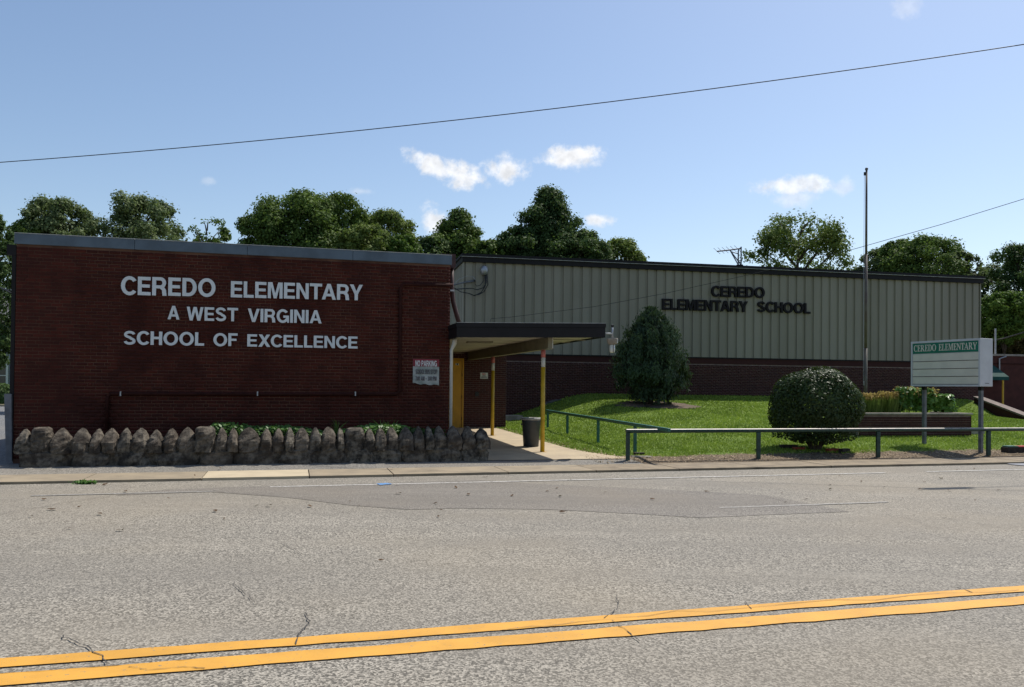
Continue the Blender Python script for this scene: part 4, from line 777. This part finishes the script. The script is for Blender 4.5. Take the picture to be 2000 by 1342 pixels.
V = np.empty((n, 3, 3)); V[:, 0] = B - dx; V[:, 1] = B + dx; V[:, 2] = B + ln; tag(npmesh('grass', V.reshape(-1, 3), 3, LEAF['blade']), 'short mown green lawn grass in front of gym', 'grass', kind='stuff')
# leaf litter and chips on the bare strip
M['litter'] = leafmat('dry_litter', (.16, .11, .06), (.34, .26, .17), .9, .2, .1)
n = 3800; uu = rng.uniform(2.2, 24, n); vv = 1.15 + rng.beta(1.2, 2.2, n) * 1.5; P = np.array([tuple(FS.w(a, b, ground_uv(a, b) + .012)) for a, b in zip(uu, vv)])
tag(npmesh('leaf_litter', leaf_quads(P, np.tile([0, 0, 1.], (n, 1)) + rng.normal(0, .25, (n, 3)), .03, 1.5), 4, M['litter']), 'dry leaf litter on bare soil along sidewalk', 'leaf litter', kind='stuff')
n = 700; uu = 2.62 + np.abs(rng.normal(0, .22, n)); vv = rng.uniform(1.4, 11, n); uu = uu + np.array([us_left(x) - 2.62 for x in vv]); P = np.array([tuple(FS.w(a, b, ground_uv(a, b) + .014)) for a, b in zip(uu, vv)])
tag(npmesh('leaf_litter', leaf_quads(P, np.tile([0, 0, 1.], (n, 1)) + rng.normal(0, .25, (n, 3)), .035, 1.5), 4, M['litter']), 'dry leaf litter along the walkway edge of lawn', 'leaf litter', kind='stuff')

# ------------------------------------------------------------------ rails, can, planter, sign, pole
def rail(label, path, posts, m_post, m_rail, w=.085, worn_lit=None):
    c0 = Vector(posts[0]); t = thing('pipe_rail', label, 'rail', (c0.x, c0.y, c0.z)); P = [Vector(p) - c0 for p in path]
    for a, b in zip(P, P[1:]):
        rl = (MB().tube([a, b], w / 2, 16) if worn_lit else MB().bar(a, b, w, w)).build('rail', m_rail, t, bool(worn_lit), 0 if worn_lit else .012)
        if worn_lit:
            dn = (b - a).normalized(); sd2 = dn.cross(Vector((0, 0, 1))).normalized(); up2 = sd2.cross(dn); arc = [(sd2 * cos(rad(x)) + up2 * sin(rad(x))) * (w / 2 + .0015) for x in range(42, 150, 9)]; n_ = len(arc)
            MB().add([a + p for p in arc] + [b + p for p in arc], [(i, i + 1, n_ + i + 1, n_ + i) for i in range(n_ - 1)]).build('worn_lit_top', worn_lit, rl, True)  # pale arc: worn paint, with the sunlit gleam put into its colour
    for p in posts:
        q = Vector(p) - c0; d = min((abs((a.lerp(b, s_) - q).xy.length), a.lerp(b, s_).z) for a, b in zip(P, P[1:]) for s_ in np.linspace(0, 1, 60)); MB().box(q.x - w / 2, q.x + w / 2, q.y - w / 2, q.y + w / 2, q.z - .05, d[1] - w / 2 + .004).build('post', m_post, t, bevel=.01)
fr = [gpx(x, y) for x, y in ((1226, 899), (1479, 895), (1713.5, 892.5), (1930.5, 890))]
ln_a, ln_b = Vector((fr[0].x, fr[0].y)), Vector((fr[-1].x, fr[-1].y)); dr_ = (ln_b - ln_a).normalized()
fp = [];
for (x, p) in zip((1226, 1479, 1713.5, 1930.5), fr):
    q = ln_a + dr_ * ((Vector((p.x, p.y)) - ln_a).dot(dr_)); fp.append((q.x, q.y, ground(q.x, q.y)))
sp_ = (Vector(fp[-1]) - Vector(fp[-2])); fp.append(tuple(Vector(fp[-1]) + sp_)); RZ = .10 + .615
ra = Vector((fp[0][0], fp[0][1], at(1226, 842, fp[0][1]).z)) - Vector((dr_.x, dr_.y, 0)) * .042; rb = Vector((fp[-1][0], fp[-1][1], at(1930, 839, fp[3][1]).z)); rail('long low dark green square rail along the sidewalk', [ra, rb + Vector((dr_.x, dr_.y, 0)) * .6], fp, M['greentop'], M['greentop'], worn_lit=M['worn_lit'])
dp = [gpx(1108, 848), gpx(1168, 866), gpx(1240, 885)]
dpa = [tuple(p) for p in dp]; r0 = at(1108, 808.5, dp[0].y); r1 = at(1168, 818, dp[1].y); r2 = at(1240, 829.5, dp[2].y); d01 = (r0 - r1); rail('bright green diagonal rail running back beside the walkway', [r0 + d01 * .85, r0, r1, r2, r2 + (r2 - r1) * .74], [tuple(r0 + d01 * .80 - Vector((0, 0, .62)))] + dpa, M['green'], M['green'], .075)
c = gpx(1037, 873); tcn = thing('trash_can', 'dark grey plastic trash can with pale rim on walkway', 'trash can', (c.x, c.y, c.z))
MB().lathe([(.165, 0), (.185, .02), (.225, .60), (.232, .62), (.232, .66), (.215, .66), (.205, .60), (.17, .04)], 28).build('bucket', M['can'], tcn, True); MB().lathe([(.236, .655), (.248, .66), (.25, .70), (.236, .715), (.21, .71), (.21, .66)], 28).build('rim', M['canrim'], tcn, True)
for sg in (-1, 1): MB().box(.225 * sg - .03, .225 * sg + .03, -.05, .05, .53, .57).build('handle', M['can'], tcn, bevel=.01)
# brick planter
pl0 = gpx(1897, 852); pf = Frame(pl0.x, pl0.y, 13.5); PLW, PLD, zb = 3.75, 1.5, pl0.z; ptop = at(1897, 807, pl0.y).z - zb
plt = thing('brick_planter', 'raised dark brick planter box with stone cap on lawn', 'planter', (pl0.x, pl0.y, zb), pf.a)
MB().box(-PLW + .01, -.01, .01, PLD, -.3, ptop - .06).build('wall', M['mortG'], plt); lay_bricks(brick_list(-PLW, 0, -.12, ptop - .05), plt, .008, M['brickG'], 300)
MB().box(-.012, .004, .0, PLD, -.2, ptop - .06).build('end_brickwork', M['brickG'], plt); MB().box(-PLW - .03, .035, -.035, .16, ptop - .045, ptop).build('cap', M['concrete_wall'], plt, bevel=.006); MB().box(-.12, .035, .16, PLD, ptop - .045, ptop).build('cap', M['concrete_wall'], plt)
MB().box(-PLW, -.12, .15, PLD, ptop - .08, ptop - .04).build('soil', M['soil'], plt); MB().box(.0, .75, .3, .62, -.05, .16).build('step_stone', M['concrete_wall'], plt)
def plant(label, x, half, topy, kind, n, size, asp, plume=0, v0=.5, name='planter_plant', cat='plant'):
    base = at(x, 806, pl0.y + .9); t = thing(name, label, cat, (base.x, base.y, zb + ptop - .05)); tz = at(x, topy, pl0.y + .9).z - (zb + ptop - .05); hw = half * base.y / F
    if kind == 'grassy':
        V = []; mb = []; a = rng.uniform(0, 2 * pi, n); q = hw * np.sqrt(rng.uniform(0, 1, n)); b = np.stack([np.cos(a) * q, np.sin(a) * q * .6, 0 * q], 1); tip = b * 1.15 + np.stack([rng.normal(0, .07, n), rng.normal(0, .07, n), tz * rng.uniform(.5, 1, n)], 1); w = np.stack([np.cos(a + 1), np.sin(a + 1), 0 * a], 1) * .014
        V = np.empty((n, 3, 3)); V[:, 0] = b - w; V[:, 1] = b + w; V[:, 2] = tip; npmesh('blades', V.reshape(-1, 3), 3, LEAF['planted'], t)
    else:
        a = rng.uniform(0, 2 * pi, n); f = rng.uniform(.05, 1, n) ** .7; q = hw * np.sqrt(rng.uniform(0, 1, n)) * (1.05 - .45 * f); P = np.stack([np.cos(a) * q, np.sin(a) * q * .6, tz * f], 1); npmesh('leaves', leaf_quads(P, np.stack([np.cos(a) * .5, np.sin(a) * .5 - .25, .7 + 0 * a], 1) + rng.normal(0, .35, (n, 3)), size, asp), 4, LEAF['hosta'], t)
        mb = MB()
        for k in range(7): a = k * .9; mb.tube([(cos(a) * hw * .2, sin(a) * hw * .1, 0), (cos(a) * hw * .5, sin(a) * hw * .3, tz * .7)], .008, 5)
        mb.build('stems', LEAF['hosta'], t)
    if plume:
        a = rng.uniform(0, 2 * pi, plume); q = hw * np.sqrt(rng.uniform(0, 1, plume)); P = np.stack([np.cos(a) * q, np.sin(a) * q * .6, tz * rng.uniform(.72, 1.08, plume)], 1); tag(npmesh('plumes', leaf_quads(P, unit(plume), .04, 2.6), 4, LEAF['plume'], t), kind='stuff')
plant('tan plumed ornamental grass at left end of planter', 1702, 24, 771, 'grassy', 800, .03, 3, 420); plant('tan plumed ornamental grass second from left in planter', 1736, 22, 768, 'grassy', 700, .03, 3, 420)
plant('broad leafed plant, tallest in middle of planter', 1770, 28, 758, 'broad', 420, .12, 1.5, 60); plant('broad leafed plant behind left sign post', 1806, 26, 760, 'broad', 420, .12, 1.5, 90); plant('dark broad leafed plant at right end of planter', 1846, 24, 772, 'broad', 420, .12, 1.4); plant('pale low variegated plant at front of planter', 1738, 18, 794, 'broad', 120, .07, 1.5)
# marquee sign
SG = thing('marquee_sign', 'white cabinet sign with green heading on two grey posts', 'sign', (10.55, 21.65, 0), math.atan2(-1.85, .78)); sw_, sd_, s0, s1 = 2.0, .43, 1.715, 2.885
MB().box(0, sw_, .015, sd_, s0, s1).build('cabinet', M['signwhite'], SG, bevel=.008)
for a, b, c, d in ((0, sw_, s0 - .002, s0 + .045), (0, sw_, s1 - .05, s1 + .002), (0, .045, s0 + .045, s1 - .05), (sw_ - .045, sw_, s0 + .045, s1 - .05)): MB().box(a, b, -.012, .014, c, d).build('frame', M['signwhite'], SG)
hb = s1 - .05 - .27; MB().box(.05, sw_ - .05, .0, .0145, hb, s1 - .055).build('header', M['signgreen'], SG)
word('CEREDO', SG, .09, .76, hb + .055, hb + .225, -.004, .008, M['panel'], 'S', .07); word('ELEMENTARY', SG, .84, 1.91, hb + .055, hb + .225, -.004, .008, M['panel'], 'S', .05)
ph = (hb - .012 - (s0 + .05)) / 4
for k in range(4):
    z = s0 + .05 + k * ph; MB().box(.05, sw_ - .05, .002, .0145, z + .008, z + ph - .006).build('panel', M['panel'], SG); MB().box(.05, sw_ - .05, -.004, .012, z - .004, z + .007).build('track', M['wood'], SG)
MB().box(sw_ + .001, sw_ + .004, .16, .30, s0 + .07, s0 + .085).build('maker_plate', M['signtext'], SG)
for k, x in enumerate((.23, 1.85)): MB().box(x - .04, x + .04, .175, .255, -.02, s0 - .10).build('post', M['greypost'], SG); MB().box(x - .045, x + .045, .17, .26, s0 - .10, s0 + .0).build('post_sleeve', M['brown'], SG)
# flagpole
Y = 28; tp = at(1692.5, 333, Y); bx = at(1691, 790, Y); fpz = ground(tp.x, Y); fl = thing('flagpole', 'tall bare weathered flagpole between bush and planter', 'flagpole', (tp.x, Y, fpz)); H = tp.z - fpz
MB().tube([(0, 0, -.1), (0, 0, H * .28)], .057, 14).build('lower_pole', M['pole'], fl, True); MB().tube([(0, 0, H * .28), (0, 0, H * .66)], .047, 14).build('middle_pole', M['pole'], fl, True); MB().tube([(0, 0, H * .66), (0, 0, H)], [.040, .034], 14).build('upper_pole', M['pole'], fl, True)
MB().lathe([(.0, H), (.04, H + .01), (.055, H + .05), (.04, H + .09), (.0, H + .10)], 12).build('finial', M['greypost'], fl, True); MB().box(-.09, -.03, -.02, .02, H - .17, H - .06).build('pulley', M['black'], fl); MB().tube([(-.075, 0, H - .1), (-.085, 0, H * .5), (-.075, 0, 1.2)], .006, 5).build('halyard', M['galv'], fl); MB().box(-.07, -.05, -.02, .02, 1.1, 1.25).build('cleat', M['galv'], fl)
# edging blocks at the bush
for i, (x0, x1, y0, m, lab) in enumerate([(1524, 1556, 876, 'wood', 'dark timber block left of the bush base'), (1549, 1570, 879, 'brickred', 'red brick lying left under the bush'), (1613, 1640, 882, 'brickred', 'red brick lying right under the bush'), (1638, 1660, 884, 'wood', 'dark flat block right of red brick')]):
    M['brickred'] = M.get('brickred') or mat('loose_red_brick', (.24, .05, .025), .9, .25, 9)
    a = gpx(x0, y0); b = gpx(x1, y0); w = b.x - a.x; t = MB().box(-w / 2, w / 2, -.06, .06, -.03, .09 if m == 'wood' else .07).build('edging_block', M[m], bevel=.008); t.location = ((a.x + b.x) / 2, (a.y + b.y) / 2, ground((a.x + b.x) / 2, (a.y + b.y) / 2)); t.rotation_euler = (0, 0, rad(15 + 10 * i - 12)); tag(t, lab, 'block', 'blocks around the bush')
a = gpx(1962, 884); t = thing('painted_timber', 'low dark timber with red and green painted top at right', 'timber', (a.x, a.y, ground(a.x, a.y)), rad(12))
MB().box(0, 1.6, -.1, .12, -.03, .13).build('timber', M['wood'], t, bevel=.01); MB().box(.03, .32, -.09, .11, .131, .16).build('painted_top', M['green'], t); MB().box(.33, .80, -.09, .11, .131, .155).build('painted_top', M['signredtext'], t); MB().box(.81, 1.5, -.09, .11, .131, .15).build('painted_top', M['whitepaint'], t)
a = gpx(1238, 889); t = MB().bar((0, 0, .03), (.24, .05, .03), .09, .06).build('loose_board', M['wood'], bevel=.006); t.location = (a.x, a.y, ground(a.x, a.y)); tag(t, 'short dark wood offcut behind end rail post', 'board')
a = gpx(1234, 893); t = MB().bar((0, 0, .012), (.42, .02, .012), .16, .022).build('loose_board', M['concrete_wall']); t.location = (a.x, a.y, ground(a.x, a.y)); tag(t, 'flat pale board on bare soil by end post', 'board')
a = gp(2004, 908); t = MB().lathe([(.0, .001), (.36, .001), (.38, .012), (.30, .016), (0, .016)], 24).build('manhole_cover', M['greypost']); t.location = (a[0], a[1], .002); tag(t, 'round grey manhole cover at right road edge', 'manhole')
# fallen leaves, one object each
M['dryleaf'] = leafmat('fallen_leaf', (.03, .017, .011), (.09, .05, .024), .8, .2, .1)
me = bpy.data.meshes.new('fallen_leaf'); me.from_pydata([(-.055, 0, .004), (-.02, .03, .016), (.03, .022, .008), (.06, 0, .022), (.02, -.028, .014), (-.025, -.024, .005)], [], [(0, 1, 5), (1, 4, 5), (1, 2, 4), (2, 3, 4)]); me.materials.append(M['dryleaf'])
lpx = [(60, 1011), (97, 997), (106, 997), (155, 992), (195, 1006), (86, 977), (205, 948), (430, 915), (380, 929), (137, 1034), (234, 1038), (500, 990), (438, 1015), (525, 990), (605, 991), (765, 918), (778, 932), (775, 949), (684, 981), (700, 990), (851, 985), (856, 1011), (778, 966), (890, 954), (915, 968), (862, 998), (745, 1097), (1088, 955), (1094, 971), (1070, 961), (1000, 970), (1182, 963), (1381, 962), (1275, 977), (1099, 1002), (1490, 932), (1682, 942), (1620, 948), (1622, 957), (1727, 953), (1798, 957), (1805, 943), (1528, 964), (1534, 982), (1763, 974), (1950, 959), (1893, 959), (1870, 919), (1903, 917), (1838, 936), (1573, 976), (1391, 938), (1115, 938), (948, 933), (1905, 979), (1640, 931), (1855, 960), (330, 975), (420, 1000), (245, 962)]
for i, (x, y) in enumerate(lpx):
    g = gp(x, y, .075 if FS.loc(*gp(x, y))[1] > 0 else 0); o = bpy.data.objects.new('fallen_leaf', me); COL.objects.link(o); o.location = (g[0], g[1], .078 if FS.loc(*g)[1] > 0 else .0135); o.rotation_euler = (random.uniform(-.3, .3), random.uniform(-.2, .2), random.uniform(0, 6.28)); s = random.uniform(.4, .95); o.scale = (s, s, s)
    zone = 'on the concrete sidewalk' if FS.loc(*g)[1] > 0 else 'on the road before the stone wall' if x < 700 else 'on the road before the entrance walk' if x < 1200 else 'on the road before the lawn rail' if x < 1600 else 'on the road below the white cabinet sign'
    tag(o, 'small dry brown leaf lying ' + zone, 'leaf', 'fallen leaves ' + zone)

g = gp(167, 943, .02); t = thing('kerb_weed', 'small green weed growing in kerb joint at left', 'weed', (g[0], g[1], .0)); n = 160; P = np.stack([rng.normal(0, .09, n), rng.normal(0, .025, n), rng.uniform(.005, .05, n)], 1); tag(npmesh('leaves', leaf_quads(P, unit(n) + np.array([0, 0, 1.]), .035, 1.8), 4, LEAF['weed'], t), kind='stuff')
# ------------------------------------------------------------------ overhead lines
def wire(label, pts, r, name='overhead_wire', par=None):
    o = MB().tube(pts, r, 6).build(name, M['cable'], par, True); return tag(o, label, 'wire') if par is None else o
def sag(a, b, s, n=24): a, b = Vector(a), Vector(b); return [a.lerp(b, i / n) - Vector((0, 0, s * 4 * (i / n) * (1 - i / n))) for i in range(n + 1)]
A, B = at(-160, 328, 21), at(2160, 62, 17.5); mid = at(1000, 235, (A.y + B.y) / 2); lin = A.lerp(B, .5); wire('thin black wire crossing the sky above both buildings', sag(A, B, lin.z - mid.z), .011)
# service drop from out of frame to the gym wall above the canopy
P = [at(957, 629, 30.5), at(959, 622.5, 30.6), at(1000, 619, 30.2), at(1160, 599, 29.0), at(1300, 573, 28), at(1470, 535, 26.8), at(1670, 486, 25.2), at(1840, 438, 24), at(2000, 388.5, 23), at(2160, 335, 22)]; wire('thin service cable sloping across gym wall toward upper right', P, .009)
wire('pale cable beside left building edge, upper one', [at(-120, 536, 30), at(0, 562, 26), at(30, 569, 24)], .012); wire('pale cable beside left building edge, lower one', [at(-120, 545, 28), at(0, 561, 26), at(21, 572, 22)], .02)
wire('dark cable past the marquee sign at right edge', [at(1925, 668, 46), at(1960, 661, 46), at(2000, 649, 44), at(2120, 610, 42)], .03)
# line with a splice case high above the kerb, out of view; it throws the streak of shade on the road
g0 = Vector((*gp(1852, 954), 0)); hh = 12.5; c = g0 + S3 * (hh / S3.z); dirr = Vector((FS.e.x, FS.e.y, 0)); spl = thing('splice_case', 'black splice case on cable high over the kerb', 'cable', tuple(c)); MB().tube([-dirr * .55, -dirr * .4, dirr * .4, dirr * .55], [.03, .11, .11, .03], 12).build('case', M['cable'], spl, True); MB().tube([dirr * .55, dirr * 30], .022, 6).build('line', M['cable'], spl)

# ------------------------------------------------------------------ things at the margins
rb_ = thing('far_brick_building', 'low red brick building beyond gym at right edge', 'building', tuple(at(1900, 700, 44).xy) + (0,), rad(8)); zt = at(1960, 695, 44).z
MB().box(0, 16, 0, 8, -.1, zt).build('wall', M['brickF'], rb_); MB().box(-.05, 16.05, -.06, 8, zt + .001, zt + .10).build('coping', M['concrete_wall'], rb_); MB().box(0, 16, -.03, -.001, zt - .45, zt - .40).build('conduit', M['conduit'], rb_)
x0 = (at(1943, 700, 44) - rb_.location).x; MB().add([(x0 - .9, -.01, 2.2), (x0 + .36, -.01, 2.2), (x0 + .40, -.7, 2.2), (x0 - .9, -.7, 2.2), (x0 - .9, -.01, 3.0), (x0 + .05, -.01, 3.0), (x0 + .40, -.7, 2.38), (x0 - .9, -.7, 2.38)], [(0, 3, 2, 1), (4, 5, 6, 7), (3, 7, 6, 2), (0, 4, 7, 3), (2, 6, 5, 1)]).build('awning', mat('dark_green_awning', (.004, .055, .045), .8, .1, 3), rb_); MB().tube([(x0 + .12, -.6, .0), (x0 + .12, -.6, 2.2)], .05, 8).build('awning_post', M['yellowpost'], rb_)
p = at(1957, 690, 44); MB().tube([(p.x - rb_.location.x, .3, zt), (p.x - rb_.location.x, .3, zt + 1.5)], .045, 8).build('vent_pipe', M['galv'], rb_); MB().tube([(x0 + .35, -.05, 2.6), (x0 + .35, -.05, zt - .15), (x0 + .75, -.05, zt - .02)], .04, 8).build('conduit_riser', M['galv'], rb_)
# retaining wall sloping down beside the lawn
q0, q1 = at(1909, 774, 36.2), at(2000, 808, 32.6); dd = q1 - q0; q2 = q1 + dd * 1.3; rw = thing('retaining_wall', 'sloping low brick retaining wall with pale cap at right', 'wall', (q0.x, q0.y, 0))
n_ = Vector((dd.y, -dd.x, 0)).normalized() * .15; mb = MB(); mc = MB(); O = Vector((q0.x, q0.y, 0))
for a, b in ((q0, q2),):
    pts = [a - n_, b - n_, b + n_, a + n_]; mb.add([tuple(Vector((p.x, p.y, 0)) - O) for p in pts] + [tuple(p - O - Vector((0, 0, .07))) for p in pts], [(4, 5, 6, 7), (0, 1, 5, 4), (1, 2, 6, 5), (2, 3, 7, 6), (3, 0, 4, 7)])
    n2 = n_ * 1.25; pts = [a - n2, b - n2, b + n2, a + n2]; mc.add([tuple(p - O - Vector((0, 0, .069))) for p in pts] + [tuple(p - O) for p in pts], [(0, 3, 2, 1), (4, 5, 6, 7), (0, 1, 5, 4), (1, 2, 6, 5), (2, 3, 7, 6), (3, 0, 4, 7)])
mb.build('wall', M['brickG'], rw); mc.build('cap', mat('dull_pink_cap', (.17, .135, .115), .9, .25, 8), rw)
structure(MB().add([(q0.x + .2, q0.y + .5, .30), (q2.x + .2, q2.y - 6, .02), (60, 25, .02), (60, 60, .02), (20, 60, .3)], [(0, 1, 2, 3, 4)]).build('driveway', M['lot']))
# house beyond the parking lot, far left
hs_ = thing('grey_house', 'grey clapboard house with white window trim beyond parking lot', 'house', tuple(at(-60, 745, 62).xy) + (0,), rad(6)); M['clap'] = mat('grey_clapboard', (.22, .24, .25), .8, .1, 2); M['pane'] = mat('dark_window_pane', (.03, .035, .04), .12, .2, 2, spec=.6)
mb = MB(); MB().box(-6, 4.2, .03, 8, 0, 6.2).build('wall', M['clap'], hs_)
for k in range(34): MB().add([(-6, -.02, .35 + k * .17), (4.22, -.02, .35 + k * .17), (4.22, .028, .35 + (k + .97) * .17), (-6, .028, .35 + (k + .97) * .17)], [(0, 1, 2, 3)]).build('clapboard', M['clap'], hs_)
for (xa, za, zc) in ((2.05, 1.2, 2.9), (2.05, 4.0, 5.6), (-2.0, 1.2, 2.9), (-2.0, 4.0, 5.6)):
    w_ = MB().box(xa - .6, xa + .6, -.06, -.03, za, zc).build('window', M['pane'], hs_)
    for a, b, c, d in ((xa - .75, xa - .6, za - .1, zc + .15), (xa + .6, xa + .75, za - .1, zc + .15), (xa - .6, xa + .6, zc, zc + .15), (xa - .6, xa + .6, za - .1, za), (xa - .6, xa + .6, (za + zc) / 2 - .03, (za + zc) / 2 + .03)): MB().box(a, b, -.10, -.025, c, d).build('frame', M['whitepaint'], w_)
MB().add([(-6.4, -.5, 6.1), (4.6, -.5, 6.1), (4.6, 8.5, 6.1), (-6.4, 8.5, 6.1), (-6.4, 4, 8.6), (4.6, 4, 8.6)], [(0, 1, 5, 4), (2, 3, 4, 5), (0, 4, 3), (1, 2, 5), (0, 3, 2, 1)]).build('roof', M['roof'], hs_)
p = at(-8, 762, 57); n = 5000; d = unit(n); d[:, 2] = np.abs(d[:, 2]); P = d * (rng.uniform(.7, 1, n) ** .4)[:, None] * np.array([2.2, 1.0, 1.5]); hg = thing('hedge', 'dark rounded hedge before the grey house at left', 'hedge', (p.x, p.y, .0)); npmesh('foliage', leaf_quads(P, d + rng.normal(0, .4, (n, 3)), .14), 4, LEAF['dark'], hg); MB().tube([(0, 0, 0), (0, 0, 1)], .08, 6).build('stem', M['bark'], hg)
structure(MB().add([(-80, 52.5, .05), (-18, 55.5, .05), (-18, 75, .05), (-80, 75, .05)], [(0, 1, 2, 3)]).build('far_lawn', M['turf'])); structure(MB().box(-80, -18, 52.0, 52.4, 0, .14).build('far_kerb', M['walk'])).rotation_euler = (0, 0, .0)
